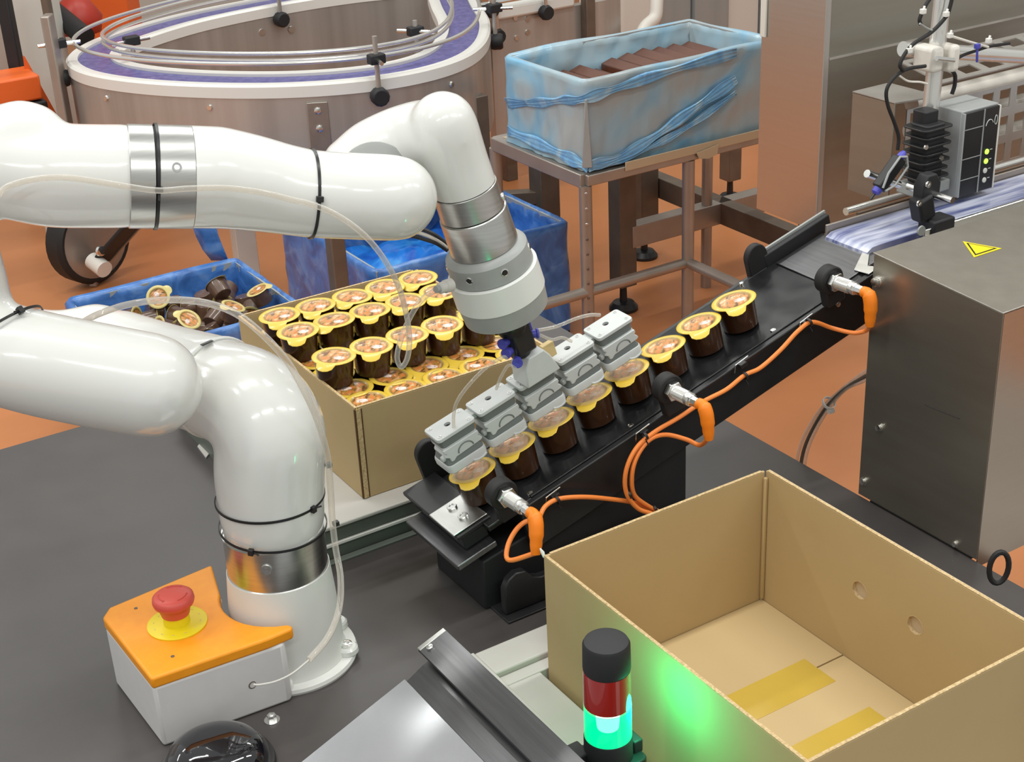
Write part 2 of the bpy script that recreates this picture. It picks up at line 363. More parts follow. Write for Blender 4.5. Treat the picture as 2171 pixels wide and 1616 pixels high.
# ================================================================== SUNKEN FRONT TRAY
t = thing('sunken_tray', (1.14, 1.2, -.05), 'pale grey sheet tray sunk in the table under the empty carton', 'tray')
obj('tray_floor', MB().bb((.885, .81, -.05), (1.397, 1.60, -.042)), 'tray', t, smooth=0)
obj('left_ledge', MB().bb((.885, .81, -.042), (.948, 1.520, .001)), 'tray', t, bevel=.002)
obj('back_ledge', MB().bb((.885, 1.545, -.042), (1.397, 1.606, .010)), 'tray', t, bevel=.003)
obj('inner_lip', MB().bb((.885, 1.521, -.042), (1.397, 1.544, .001)), 'tray', t, bevel=.002)
obj('side_lip', MB().bb((.876, .81, -.002), (.884, 1.606, .012)), 'tray', t, bevel=.001)

# ================================================================== EMPTY CARTON (front right)
def carton(name, x0, x1, y0, y1, z0, z1, label, th=.005):
    t = thing(name, ((x0 + x1) / 2, (y0 + y1) / 2, z0), label, 'cardboard box')
    P = {}
    def panel(a, b, ax):
        mb = MB().bb(a, b); return obj('side_panel', mb, 'card', t, smooth=0, bevel=.0015)
    g = .010
    P['left'] = panel((x0, y0 + g * .2, z0), (x0 + th, y1 - .002, z1), 0)
    P['back'] = panel((x0 + th + .001, y1 - th, z0), (x1 - th - .002, y1, z1), 1)
    P['right'] = panel((x1 - th, y0, z0), (x1, y1 - g * .4, z1), 0)
    P['front'] = panel((x0 + th + .001, y0, z0), (x1 - th - .001, y0 + th, z1), 1)
    # top edges show the paler corrugation
    for a, b in (((x0, y0, z1), (x0 + th, y1 - .002, z1 + .0015)), ((x0 + th + .006, y1 - th, z1), (x1 - th - .008, y1, z1 + .0015)),
                 ((x1 - th, y0, z1), (x1, y1 - g * .8, z1 + .0015)), ((x0 + th, y0, z1), (x1 - th, y0 + th, z1 + .0015))):
        obj('rim_edge', MB().bb(a, b), 'cardd', t, smooth=0, bevel=.0006)
    return t, P
t, P = carton('empty_carton', .957, 1.378, .966, 1.514, -.04, .205, 'open empty brown cardboard box with two round holes, beside the signal lamp')
cutm = MB()
for y in (1.297, 1.187): cutm.lathe((1.36, y, .097), (1, 0, 0), [(0, .0150), (.03, .0150)], 28)
cut(P['right'], cutm)
obj('outer_wall_sheet', MB().bb((1.3785, .968, -.04), (1.3815, 1.510, .204)), 'cardt', t, smooth=0)
for y in (1.297, 1.187):
    obj('hole_rim', MB().lathe((1.3728, y, .097), (1, 0, 0), [(0, .0150), (.0053, .0150), (.0053, .0135), (0, .0142)], 28, closed=True), 'cardd', t)
obj('bottom_flap', MB().bb((.963, 1.3225, -.040), (1.372, 1.508, -.034)), 'cardb', t, smooth=0)
obj('bottom_flap', MB().bb((.963, .972, -.040), (1.372, 1.3195, -.034)), 'cardb', t, smooth=0)
obj('bottom_under_flap', MB().bb((.963, .972, -.0412), (1.372, 1.508, -.0402)), 'cardk', t, smooth=0)
for (y, x0, x1) in ((1.314, .99, 1.318), (1.174, 1.0, 1.315)):
    pts = []
    mb = MB(); mb.bb((x0, y - .034, -.0340), (x1, y + .034, -.0336)); obj('tape_strip', mb, 'tape', t, smooth=0)
obj('inner_crease', MB().bb((1.366, 1.502, -.03), (1.3725, 1.5085, .196)), 'card', t, bevel=.002)
obj('lifted_corner', MB().tube([V((.958, 1.512, .203)), V((.957, 1.514, .210)), V((.955, 1.517, .216))], [.002, .003, .0012], 8), 'whitep', t)

# ================================================================== FILLED CARTON ON ITS PLATFORM
t = thing('raised_platform', (1.0, 2.30, 0), 'low white platform with dark green-grey sides under the filled carton', 'platform')
obj('top_plate', MB().bb((.80, 1.982, .060), (1.42, 2.64, .067)), 'tray', t, bevel=.002)
obj('side_body', MB().bb((.805, 1.990, .0), (1.415, 2.635, .060)), 'traydk', t, smooth=0)
obj('edge_strip', MB().bb((.805, 1.9835, .026), (1.415, 1.9895, .032)), 'whitep', t, bevel=.001)
obj('foot_flange', MB().bb((.805, 1.970, .0), (1.415, 1.9834, .004)), 'traydk', t, bevel=.001)
bx0, bx1, by0, by1 = .922, 1.318, 2.030, 2.530
t, P = carton('filled_carton', bx0, bx1, by0, by1, .0675, .243, 'open cardboard box packed with yellow-lidded cups, behind the conveyor')
obj('bottom_sheet', MB().bb((bx0 + .006, by0 + .006, .0675), (bx1 - .006, by1 - .006, .071)), 'cardb', t, smooth=0)
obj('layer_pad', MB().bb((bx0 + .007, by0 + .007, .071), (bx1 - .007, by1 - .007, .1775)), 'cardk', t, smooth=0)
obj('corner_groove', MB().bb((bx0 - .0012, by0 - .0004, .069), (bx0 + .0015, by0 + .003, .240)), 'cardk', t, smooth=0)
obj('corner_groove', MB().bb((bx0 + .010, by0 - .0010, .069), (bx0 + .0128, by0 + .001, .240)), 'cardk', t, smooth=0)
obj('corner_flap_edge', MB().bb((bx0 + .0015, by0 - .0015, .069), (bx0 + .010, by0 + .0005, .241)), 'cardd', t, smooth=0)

# ================================================================== CUPS
CH = .050
def make_cup(body='cup', lid='lid'):
    r = thing('dessert_cup', (0, 0, 0), 'chocolate cup', 'cup', 'g')
    b = obj('cup_body', MB().lathe((0, 0, 0), (0, 0, 1), [(0, .0), (.0, .0285), (.0015, .0305), (.044, .0345), (.0475, .0347), (.0475, .0372), (.0482, .0372), (.0482, .033), (.0450, .0315)], 30), body, None)
    # lid: recessed printed disc, raised ring and a pull tab pointing to -y
    n = 40; mb = MB(); rows = []
    for rr, z in ((.0001, .0484), (.012, .0484), (.026, .0485), (.0285, .0492), (.0300, .0504), (.0330, .0508), (.0382, .0502), (.0393, .0494)):
        row = []
        for i in range(n):
            a = 2 * math.pi * i / n; R = rr; zz = z
            if rr > .036:
                d = (a - 1.5 * math.pi + math.pi) % (2 * math.pi) - math.pi
                if abs(d) < .42:
                    q = math.sqrt(max(0, 1 - (d / .42) ** 2)); R += .0125 * q * (1 if rr > .038 else .35); zz -= .0065 * q * (1 if rr > .038 else .3)
            row.append(V((R * math.cos(a), R * math.sin(a), zz)))
        rows.append(row)
    mb.grid(rows, closed=True)
    l = obj('lid', mb, lid, None, smooth=60, solid=.0006)
    for o in (b, l): 
        c = V(o.location)
        for v in o.data.vertices: v.co += c
        o.location = (0, 0, 0); o.parent = r
    return r
proto = {}
used = set()
def place_cup(kind, loc, rot, label, group):
    """first use moves the built cup itself, later ones copy it with its parts"""
    if kind not in proto: proto[kind] = make_cup(*{'normal': ('cup', 'lid'), 'dusty': ('cupr', 'lidpale')}[kind])
    src = proto[kind]
    if kind not in used: used.add(kind); r = src
    else:
        r = src.copy(); COL.objects.link(r)
        for ch in list(src.children):
            c = ch.copy(); COL.objects.link(c); c.parent = r
    r.location = loc; r.rotation_mode = 'XYZ'; r.rotation_euler = rot; r['label'] = label; r['group'] = group
    return r
ordn = ['leftmost', 'second from left', 'middle', 'second from right', 'rightmost']
TA = math.radians(-28)
gx = [.945, 1.0155, 1.091, 1.1665, 1.245]
top_rows = [(2.402, 'back row'), (2.315, 'second row from the back'), (2.172, 'front row')]
for y, rn in top_rows:
    for i, x in enumerate(gx):
        xx = .956 + i * .0742 + (.003 if y > 2.4 else (-.001 if y < 2.2 else 0)); z = .2285 + .0015 * random.random()
        place_cup('normal', (xx, y + random.uniform(-.002, .002), z), (random.uniform(-.05, .05), random.uniform(-.05, .05), TA + random.uniform(-.5, .35)),
                  f'yellow-lidded cup, {ordn[i]} in the {rn} of the upper layer', 'cups in the filled carton')
low_rows = [(2.062, 'front row'), (2.134, 'second row from the front'), (2.208, 'third row from the front'), (2.284, 'fourth row from the front'), (2.358, 'fifth row from the front'), (2.434, 'back row')]
for y, rn in low_rows:
    for i, x in enumerate(gx):
        xx = bx0 + .0465 + i * (bx1 - bx0 - .093) / 4
        yy = max(y, by0 + .044)
        if y > 2.42: yy = min(y + .002, by1 - .046)
        place_cup('normal', (xx, yy, .1778), (random.uniform(-.03, .03), random.uniform(-.03, .03), (math.pi * .8 if rn == 'front row' or i == 0 else -1.6) + random.uniform(-.25, .25) if (rn == 'front row' or i in (0, 4)) else TA + random.choice((0, 2.2, 3.9)) + random.uniform(-.4, .4)),
                  f'yellow-lidded cup, {ordn[i]} in the {rn}, lower layer', 'cups in the filled carton')

# ================================================================== INCLINED OUTFEED CONVEYOR
INC = math.radians(16.0)
Tv = V((math.cos(INC), 0, math.sin(INC))); Nv = V((-math.sin(INC), 0, math.cos(INC))); Yv = V((0, 1, 0))
L0 = V((.996, 1.770, .212))
def cp(s, y, n): p = L0 + Tv * s + Nv * n; p.y = y; return p
CA = (Tv, Yv, Nv)
PITCH = .0790
names = ['lowest', 'second', 'third', 'fourth', 'fifth', 'sixth', 'seventh', 'topmost']
for i in range(8):
    p = cp(i * PITCH, 1.770, -.0503)
    place_cup('normal', p, (0, -INC, TA - .18 + random.uniform(-.08, .08)),
              (f'yellow-lidded chocolate cup under the {names[i]} gripper on the black conveyor' if i < 5 else
               ['yellow-lidded chocolate cup on black conveyor just above the gripped ones', 'yellow-lidded chocolate cup between two others on upper black conveyor', 'topmost yellow-lidded chocolate cup on the black conveyor'][i - 5]), 'cups queued on the conveyor')
t = thing('outfeed_conveyor', (1.16, 1.78, 0), 'black inclined conveyor carrying cups down from the stainless infeed machine', 'conveyor')
def cbox(s0, s1, y0, y1, n0, n1): return MB().box(cp((s0 + s1) / 2, (y0 + y1) / 2, (n0 + n1) / 2), (s1 - s0, y1 - y0, n1 - n0), CA)
obj('slide_deck', cbox(-.035, .80, 1.700, 1.872, -.062, -.0515), 'belt', t, bevel=.002)
obj('side_plate', cbox(.02, .80, 1.688, 1.700, -.135, -.050), 'black', t, bevel=.002)
obj('side_plate', cbox(.02, .80, 1.872, 1.882, -.135, -.052), 'black', t, bevel=.002)
obj('edge_ridge', cbox(.05, .69, 1.6995, 1.7065, -.0515, -.0475), 'belt', t, bevel=.001)
obj('underbody', cbox(.03, .79, 1.701, 1.871, -.132, -.064), 'blackm', t, smooth=0)
obj('stand', MB().prism([(.966, .0), (1.372, 0), (1.372, .205), (1.05, .108), (.966, .09)], (0, 1.705, 0), (V((1, 0, 0)), V((0, 0, 1)), V((0, 1, 0))), 0, .155), 'blackm', t, bevel=.003)
fp = [(.982, .004), (1.36, .004), (1.36, .050), (1.05, .050), (1.035, .056), (1.022, .072), (1.004, .074), (.990, .066), (.982, .050)]
obj('foot_plate', MB().prism(fp, (0, 1.668, 0), (V((1, 0, 0)), V((0, 0, 1)), V((0, 1, 0))), 0, .016), 'black', t, bevel=.0025)
obj('base_plate', MB().bb((.975, 1.650, 0), (1.37, 1.865, .0038)), 'black', t, bevel=.001)
# far side guide: grey raised strip near the top end
obj('side_guide', cbox(.705, .865, 1.872, 1.884, -.06, -.028), 'blackm', t, bevel=.002)
obj('side_guide_skin', cbox(.700, .868, 1.8845, 1.889, -.06, -.024), 'grayp', t, bevel=.001)
obj('transfer_plate', cbox(.72, .835, 1.712, 1.864, -.0513, -.0485), 'darksteel', t, bevel=.001)
obj('bright_bracket', MB().prism([(0, 0), (.052, .030), (.050, .012), (.022, -.012), (.030, -.030), (.004, -.032)], cp(.775, 1.722, -.048), (Tv, Yv, Nv), 0, .002), 'alu', t, bevel=.0006)
# lower end plates
obj('end_plate', cbox(-.083, -.018, 1.716, 1.893, -.056, -.048), 'black', t, bevel=.002)
obj('end_block', cbox(-.075, -.030, 1.720, 1.885, -.082, -.057), 'blackm', t, bevel=.002)
obj('lower_plate', cbox(-.105, -.030, 1.700, 1.868, -.094, -.083), 'darksteel', t, bevel=.002)
obj('stop_bracket', cbox(-.085, -.020, 1.722, 1.800, -.0475, -.045), 'alu', t, bevel=.0015)
for y in (1.782, 1.748):
    b = MB().lathe(cp(-.050, y, -.0450), Nv, [(0, .0085), (.003, .0085), (.004, .0075), (.004, .005), (.0025, .0045), (.0025, 0)], 18); obj('bracket_bolt', b, 'chrome', t)
for s in (.055, .262, .575, .43):
    if s == .43: continue
    obj('deck_screw', MB().lathe(cp(s, 1.712, -.0515), Nv, [(0, .0055), (.0022, .005), (.0028, .003), (.0028, 0)], 14), 'chrome', t)
obj('plate_screw', MB().lathe(cp(.70, 1.688, -.062), -Yv, [(0, .005), (.0022, .0045), (.003, 0)], 14), 'chrome', t)
obj('guide_screw', MB().lathe(cp(.64, 1.866, -.0515), Nv, [(0, .006), (.003, .005), (.006, .004), (.007, 0)], 14), 'chrome', t)
# rounded sensor arms: pairs across the deck
def arm(s, y0, y1, h, wd, name='sensor_arm'):
    poly = [(-wd, -.03)] + [(-wd * math.cos(a), h - wd + wd * math.sin(a)) for a in [math.pi * i / 12 for i in range(13)]] + [(wd, -.03)]
    o = cp(s, y0, -.052)
    return obj(name, MB().prism(poly, o, (Tv, Nv, Yv), 0, y1 - y0), 'rubber', t, bevel=.002)
disc_s = [at(1062, 1045, y=1.675), at(1414, 822, y=1.675), at(1757, 592, y=1.675)]
for k, c in enumerate(disc_s):
    s = (c - L0).dot(Tv); n = (c - L0).dot(Nv)
    obj('sensor_housing', MB().lathe(cp(s, 1.664, n), Yv, [(0, .0225), (.002, .0245), (.020, .0245), (.022, .0225)], 36), 'rubber', t)
    obj('housing_stem', MB().box(cp(s + .004, 1.678, n - .028), (.040, .018, .045), CA), 'rubber', t, bevel=.003)
for (u, v) in ((1604, 556), (912, 972)):
    c = at(u, v, y=1.900 if u < 1000 else 1.88); s = (c - L0).dot(Tv); n = (c - L0).dot(Nv)
    w_ = .023; poly = [(-w_, -.075 - n)] + [(-w_ * math.cos(a), .012 + w_ * math.sin(a) * 1.1) for a in [math.pi * i / 14 for i in range(15)]] + [(w_, -.075 - n)]
    obj('reflector_arm', MB().prism(poly, cp(s, 1.893 if u < 1000 else 1.873, n), (Tv, Nv, Yv), 0, .014), 'rubber', t, bevel=.002)
# cable clips of bent wire along the side
clips = [(1167, 1052), (1357, 917), (1567, 772), (1704, 682)]
for u, v in clips:
    c = at(u, v, y=1.672); s = (c - L0).dot(Tv); n = (c - L0).dot(Nv)
    obj('wire_clip', MB().tube([cp(s - .008, 1.686, n - .022), cp(s - .011, 1.674, n - .012), cp(s - .008, 1.672, n + .002), cp(s + .020, 1.672, n + .004), cp(s + .020, 1.684, n - .008)], .0011, 6), 'chrome', t)
    obj('clip_pad', MB().box(cp(s + .010, 1.679, n - .010), (.014, .012, .008), CA), 'black', t, bevel=.001)

# sensors: metal threaded body, nut, lens; orange angled connector
spos = []
lbls = ['lower end', 'middle', 'upper end']
for k, c in enumerate(disc_s):
    s = (c - L0).dot(Tv); n = (c - L0).dot(Nv); o = cp(s, 1.663, n)
    d = (V((.0, -1, .0)) + V((0.03, 0, .03))).normalized()
    ss = thing('proximity_sensor', o, f'chrome cylindrical sensor with orange plug at the {lbls[k]} of the conveyor', 'sensor', 'sensors on the conveyor side')
    obj('hex_nut', MB().lathe(o, d, [(0, .0165), (.010, .0165)], 6), 'chrome', ss, smooth=20, bevel=.0008)
    prof = [(.010, .0115)]
    for i in range(9): prof += [(.011 + i * .0032, .0115), (.0125 + i * .0032, .0105)]
    prof += [(.040, .0112), (.047, .0112)]
    obj('barrel', MB().lathe(o, d, prof, 24), 'bright', ss, smooth=50)
    obj('collar', MB().lathe(o, d, [(.047, .0098), (.052, .0098), (.053, .0085), (.066, .0085)], 8), 'chrome', ss, smooth=30)
    e = o + d * .066
    if k == 0: dn = V((-.25, -.25, -1)).normalized()
    elif k == 1: dn = V((.06, -.05, -1)).normalized()
    else: dn = V((.02, .0, -1)).normalized()
    obj('plug', MB().tube(spline([e, e + d * .010, e + d * .016 + dn * .010, e + d * .018 + dn * .028, e + d * .018 + dn * .056], 4),
        [.0092] * 5 + [.0115] * 5 + [.0112] * 3 + [.0095] * 2 + [.0085] + [.0070], 14), 'conn', ss, smooth=50)
    spos.append(e + d * .018 + dn * .054)

# orange cables
cabs = [
    ('orange cable sagging from the upper sensor along the conveyor side', [spos[2], at(1838, 700, y=1.615), at(1810, 706, y=1.63), at(1765, 696, y=1.66), at(1722, 683, y=1.668), at(1692, 702, y=1.67), at(1655, 742, y=1.67), at(1612, 780, y=1.67), at(1578, 796, y=1.668), at(1540, 826, y=1.67), at(1490, 852, y=1.668), at(1440, 885, y=1.668), at(1385, 918, y=1.666), at(1348, 952, y=1.664), at(1327, 1000, y=1.662), at(1328, 1045, y=1.66), at(1352, 1078, y=1.655), at(1388, 1092, y=1.65), at(1430, 1115, y=1.65)]),
    ('orange cable looping from the middle sensor down behind the empty carton', [spos[1], at(1484, 944, y=1.625), at(1455, 932, y=1.645), at(1412, 922, y=1.66), at(1378, 932, y=1.664), at(1352, 965, y=1.662), at(1340, 1005, y=1.66), at(1344, 1048, y=1.66), at(1372, 1072, y=1.66), at(1404, 1088, y=1.66), at(1440, 1105, y=1.66)]),
    ('orange cable curling round the lowest sensor and arching right', [spos[0], at(1080, 1188, y=1.60), at(1076, 1160, y=1.615), at(1094, 1124, y=1.625), at(1118, 1105, y=1.63), at(1143, 1108, y=1.635), at(1146, 1092, y=1.65), at(1158, 1072, y=1.662), at(1185, 1058, y=1.668), at(1235, 1054, y=1.668), at(1290, 1058, y=1.668), at(1350, 1068, y=1.668), at(1395, 1092, y=1.664), at(1425, 1112, y=1.664)])]
for l, pts in cabs:
    tag(obj('sensor_cable', MB().tube(spline(pts, 6), .0038, 10), 'cable'), l, 'cable', 'orange sensor cables')
for i, (u, v, y) in enumerate(((1716, 684, 1.668), (1580, 797, 1.668), (1368, 925, 1.664), (1334, 1050, 1.661), (1388, 1080, 1.660), (1182, 1060, 1.668))):
    c = at(u, v, y=y - .001); pos = ['upper bend', 'middle run', 'first joint', 'lower curve', 'lowest joint by the carton', 'arching cable left end'][i]
    mb = MB().lathe(c + V((-.0025, 0, 0)), (1, 0, .3), [(0, .0072), (.004, .0072), (.004, .0050), (0, .0050)], 14, closed=True).rod(c + V((0, 0, -.006)), c + V((.004, -.004, -.016)), .0013, 6)
    tag(obj('cable_tie', mb, 'black'), f'small black cable tie round the orange cable at the {pos}', 'cable tie')

# ================================================================== ROBOT ARM
rb = thing('robot_arm', (.659, 1.781, 0), 'glossy white jointed robot arm reaching from the table to the grippers', 'robot arm')
def rc(u, v, d, px): return (at(u, v, d=d), px * d / FPX)
BX, BY = .659, 1.781
def bz(k): return V((BX + .004 * k / .2, BY, k))
# base flange with lugs
obj('base_flange', MB().lathe((BX, BY, 0), (0, 0, 1), [(0, .0), (0, .103), (.004, .104), (.009, .102), (.010, .085)], 64), 'robot', rb)
for a in (-25, 22, 160, 250):
    a = math.radians(a - 12); p = V((BX + .090 * math.cos(a), BY + .090 * math.sin(a), .010))
    obj('bolt_lug', MB().lathe(p, (0, 0, 1), [(0, .018), (.007, .017), (.010, .014), (.010, .0)], 24), 'robot', rb)
    obj('flange_bolt', MB().lathe(p + V((0, 0, .0101)), (0, 0, 1), [(0, .009), (.004, .009), (.005, .007), (.005, .005), (.002, .0045), (.002, 0)], 18), 'chrome', rb)
obj('base_column', MB().lathe((BX, BY, 0), (0, 0, 1), [(.010, .088), (.02, .0845), (.06, .0835), (.12, .080), (.163, .0765)], 64), 'robotmat', rb)
obj('base_ring', MB().lathe((BX, BY, 0), (0, 0, 1), [(.163, .0755), (.164, .0745), (.229, .0745), (.230, .0755)], 64), 'alu', rb)
obj('ring_plug', MB().lathe(V((BX - .041, BY - .0625, .205)), V((-.55, -.83, 0)), [(-.003, .0085), (.0018, .008), (.002, .005), (.001, 0)], 18), 'chrome', rb)
c1 = [(V((BX + .002, BY, .25)), .0765), (V((.664, 1.779, .32)), .0795), (V((.672, 1.778, .388)), .0800), (V((.662, 1.815, .420)), .079), (V((.640, 1.870, .428)), .074), (V((.628, 1.90, .430)), .072)]
sh = shell('shoulder_casting', [c1], 'robot', rb); clip_shell(sh, (BX, BY, .230), (0, 0, 1)); dd = V((-.30, 1, 0)).normalized(); clip_shell(sh, V((.640, 1.872, .428)), -dd)
obj('joint_cover', MB().lathe(V((.640, 1.8715, .428)), dd, [(0, .0755), (.003, .077), (.006, .077), (.007, .073)], 56), 'robotmat', rb)
obj('cover_slot', MB().box(V((.630, 1.868, .5050)), (.020, .006, .0015), (V((.96, .28, .0)), V((-.28, .96, 0)), V((0, 0, 1)))), 'black', rb, bevel=.001)
c2 = [(V((.637, 1.885, .428)), .0745), (V((.60, 1.98, .424)), .0735), (V((.565, 2.10, .418)), .072)]
c2b = [rc(205, 735, 2.30, 92), rc(120, 735, 2.28, 78), rc(10, 715, 2.25, 74), rc(-90, 650, 2.2, 80)]
s2 = shell('link_casting', [c2, c2b], 'robot', rb); clip_shell(s2, V((.638, 1.880, .428)), dd)
c3 = [rc(318, 817, 1.98, 112), rc(200, 795, 1.965, 113), rc(60, 765, 1.95, 112), rc(-40, 730, 1.95, 110), rc(-75, 660, 1.95, 102), rc(-88, 580, 1.94, 96)]
shell('lower_elbow_casting', [c3], 'robot', rb)
c4 = [rc(-88, 585, 1.94, 96), rc(-105, 500, 1.93, 93), rc(-100, 420, 1.93, 95), rc(-50, 350, 1.93, 100), rc(40, 305, 1.93, 90), rc(62, 300, 1.93, 84)]
c4b = [rc(-20, 350, 1.93, 105), rc(50, 362, 1.935, 110), rc(115, 372, 1.94, 111), rc(200, 374, 1.955, 110), rc(262, 374, 1.965, 110)]
s4 = shell('upper_elbow_casting', [c4, c4b], 'robot', rb)
fa = at(270, 374, d=1.965); fb = at(415, 376, d=1.992); fd = (fb - fa).normalized(); rr = 110 * 1.97 / FPX
clip_shell(s4, fa, -fd)
L_ = (fb - fa).length
obj('forearm_ring', MB().lathe(fa, fd, [(0, rr - .001), (.001, rr), (L_ * .36, rr), (L_ * .37, rr - .0015)], 72), 'alu', rb)
obj('forearm_ring', MB().lathe(fa, fd, [(L_ * .41, rr - .0015), (L_ * .42, rr), (L_ * .93, rr), (L_ * .94, rr - .001)], 72), 'alu', rb)
obj('ring_gap', MB().lathe(fa, fd, [(L_ * .36, rr - .002), (L_ * .42, rr - .002)], 72), 'blackm', rb)
ctr = fa + fd * L_ * .66; tc_ = (at(360, 350, d=1.9) - ctr); tc_ -= fd * tc_.dot(fd); tc_.normalize()
obj('ring_plug', MB().lathe(ctr + tc_ * (rr - .002), tc_, [(0, .0065), (.0028, .0065), (.0028, .004), (.0015, .0035), (.0015, 0)], 18), 'grayp', rb)
fe = fa + fd * L_ * .94
c5 = [(fe - fd * .03, rr), (fe + fd * .02, rr), rc(470, 378, 2.005, 108), rc(535, 388, 2.015, 102), rc(600, 401, 2.025, 96), rc(660, 411, 2.03, 93), rc(740, 416, 2.035, 92), rc(800, 418, 2.035, 92), rc(838, 420, 2.035, 91)]
s5 = shell('forearm_casting', [c5], 'robot', rb); clip_shell(s5, fe, fd)
# wrist: axis perpendicular to the conveyor slope
W0 = L0 + Tv * (2 * PITCH - .014) + Nv * .085
def wk(k): return W0 + Nv * k
c6 = [(wk(.300), .0475), (wk(.40), .0465), (wk(.445), .0480), (wk(.462), .0475)]
c6b = [(wk(.450), .0480), rc(880, 296, 2.13, 80), rc(815, 338, 2.155, 96), rc(782, 378, 2.165, 108)]
s6 = shell('wrist_elbow_casting', [c6, c6b], 'robot', rb, vox=.0045); clip_shell(s6, wk(.362), Nv)
jv = (at(815, 405, d=1.9) - at(798, 380, d=2.10)).normalized()
obj('elbow_seam_cover', MB().lathe(at(796, 382, d=2.10), jv, [(-.01, .052), (.0, .0545), (.010, .0545), (.012, .050)], 56), 'grayp', rb)
obj('wrist_ring', MB().lathe(W0, Nv, [(.361, .0470), (.360, .0480), (.322, .0490), (.321, .0480)], 64), 'alu', rb)
obj('wrist_ring', MB().lathe(W0, Nv, [(.320, .0488), (.319, .0505), (.318, .0510), (.262, .0520), (.261, .051)], 64), 'alu', rb)
obj('wrist_plug', MB().lathe(wk(.330) + (-Yv * .55 + Tv * .835) * .0480, (-Yv * .55 + Tv * .835), [(0, .006), (.003, .0055), (.0035, .003), (.0035, 0)], 16), 'chrome', rb)
obj('tool_adapter', MB().lathe(W0, Nv, [(.261, .050), (.258, .058), (.252, .063), (.222, .0645), (.221, .060)], 64), 'grayp', rb)
for a in (-100, -35, 20, 150, 210):
    q = (Yv * math.sin(math.radians(a)) + Tv * math.cos(math.radians(a)))
    obj('adapter_screw', MB().lathe(wk(.240) + q * .0630, q, [(0, .0062), (.0012, .006), (.0018, .0045), (.0005, .0035), (.0005, 0)], 16), 'chrome', rb)
    obj('screw_recess', MB().lathe(wk(.240) + q * .0640, q, [(0, .0036), (.0014, .0034), (.0014, 0)], 10), 'black', rb)
obj('sensor_ring', MB().lathe(W0, Nv, [(.221, .060), (.220, .0685), (.219, .0695), (.176, .0700), (.175, .069)], 72), 'robotmat', rb)
obj('end_flange', MB().lathe(W0, Nv, [(.175, .0685), (.145, .0660), (.143, .062), (.142, .028), (.128, .026), (.126, .0)], 72), 'grayp', rb)

def ring_tie(c, n, r, wid, parent, knob=None):
    n = V(n).normalized(); c = V(c)
    o = obj('cable_tie', MB().lathe(c - n * wid / 2, n, [(0, r), (0, r + .0016), (wid, r + .0016), (wid, r)], 64, closed=True), 'black', parent)
    if knob is not None:
        k = V(knob) - c; k -= n * k.dot(n); k.normalize(); p = c + k * (r + .003)
        obj('tie_head', MB().box(p, (.010, .008, .007), (n, n.cross(k), k)), 'black', parent, bevel=.001)
        obj('tie_tail', MB().rod(p + n.cross(k) * .004, p + n.cross(k) * .013 + k * .004, .0013, 6), 'black', parent)
up = V((0, 0, 1))
ring_tie((BX + .002, BY, .282), (.02, .02, 1), .0785, .0035, rb, at(652, 1045, y=1.715))
ring_tie((BX + .001, BY, .236), (.06, -.05, 1), .0775, .0035, rb, at(522, 1168, y=1.715))
ring_tie(fa + fd * L_ * .40, (fd + V((0, 0, -.02))), rr + .0005, .004, rb, at(334, 408, d=1.9))
pc = at(660, 411, d=2.03); ring_tie(pc, (fd.x, fd.y, fd.z - .03), 93.5 * 2.03 / FPX, .004, rb, at(659, 434, d=1.9))
pc = at(-35, 728, d=1.95); ring_tie(at(-12, 722, d=1.95), (at(40, 790, d=1.95) - at(-60, 660, d=1.95)), .0735, .0035, rb, at(76, 684, d=1.9))
for u, v, d_ in ((697, 986, 2.14), (712, 1110, 2.14), (72, 712, 1.92)):
    p = at(u, v, d=d_); obj('tie_head', MB().box(p, (.009, .008, .007)), 'black', rb, bevel=.001)

for k in range(3):
    tag(obj('black_cable', MB().tube(spline([at(860, 478 + k * 9, d=2.30), at(895, 486 + k * 10, d=2.28), at(925, 500 + k * 8, d=2.26), at(950, 520 + k * 6, d=2.26)], 6), .0032, 8), 'rubber' if k != 1 else 'cream'),
        ['upper black cable looping behind the forearm end', 'pale cable between two black ones behind the forearm end', 'lower black cable looping behind the forearm end'][k], 'cable')

# ================================================================== GRIPPER TOOL
gt = thing('vacuum_gripper', (1.12, 1.77, .22), 'row of five grey printed suction grippers with a black valve block', 'gripper')
# valve block + fittings
mbk = MB(); mbk.lathe(W0, Nv, [(.125, .024), (.118, .026), (.108, .024), (.100, .020), (.070, .020), (.060, .016)], 20)
obj('valve_block', MB().box(wk(.092) + Tv * .004, (.036, .040, .052), CA), 'black', gt, bevel=.004)
obj('valve_neck', mbk, 'black', gt)
for dx, dy, dz, dr in ((-.026, -.010, .100, (-1, -.4, 0)), (-.026, -.012, .083, (-1, -.5, 0)), (-.020, -.022, .066, (-.6, -1, 0)), (.028, .004, .118, (1, .1, 0)), (.028, -.010, .085, (1, -.4, 0))):
    p = W0 + Tv * dx + Yv * dy + Nv * dz; dr = V(dr).normalized()
    obj('blue_fitting', MB().lathe(p, dr, [(-.008, .0065), (.002, .0065), (.003, .0085), (.006, .0085), (.006, .004), (.004, 0)], 16), 'blue', gt)
obj('blue_lever', MB().box(W0 + Tv * .034 + Nv * .122, (.032, .010, .009), CA), 'blue', gt, bevel=.0015)
obj('blue_lever', MB().box(W0 + Tv * .026 + Nv * .098, (.008, .012, .042), CA), 'blue', gt, bevel=.0015)
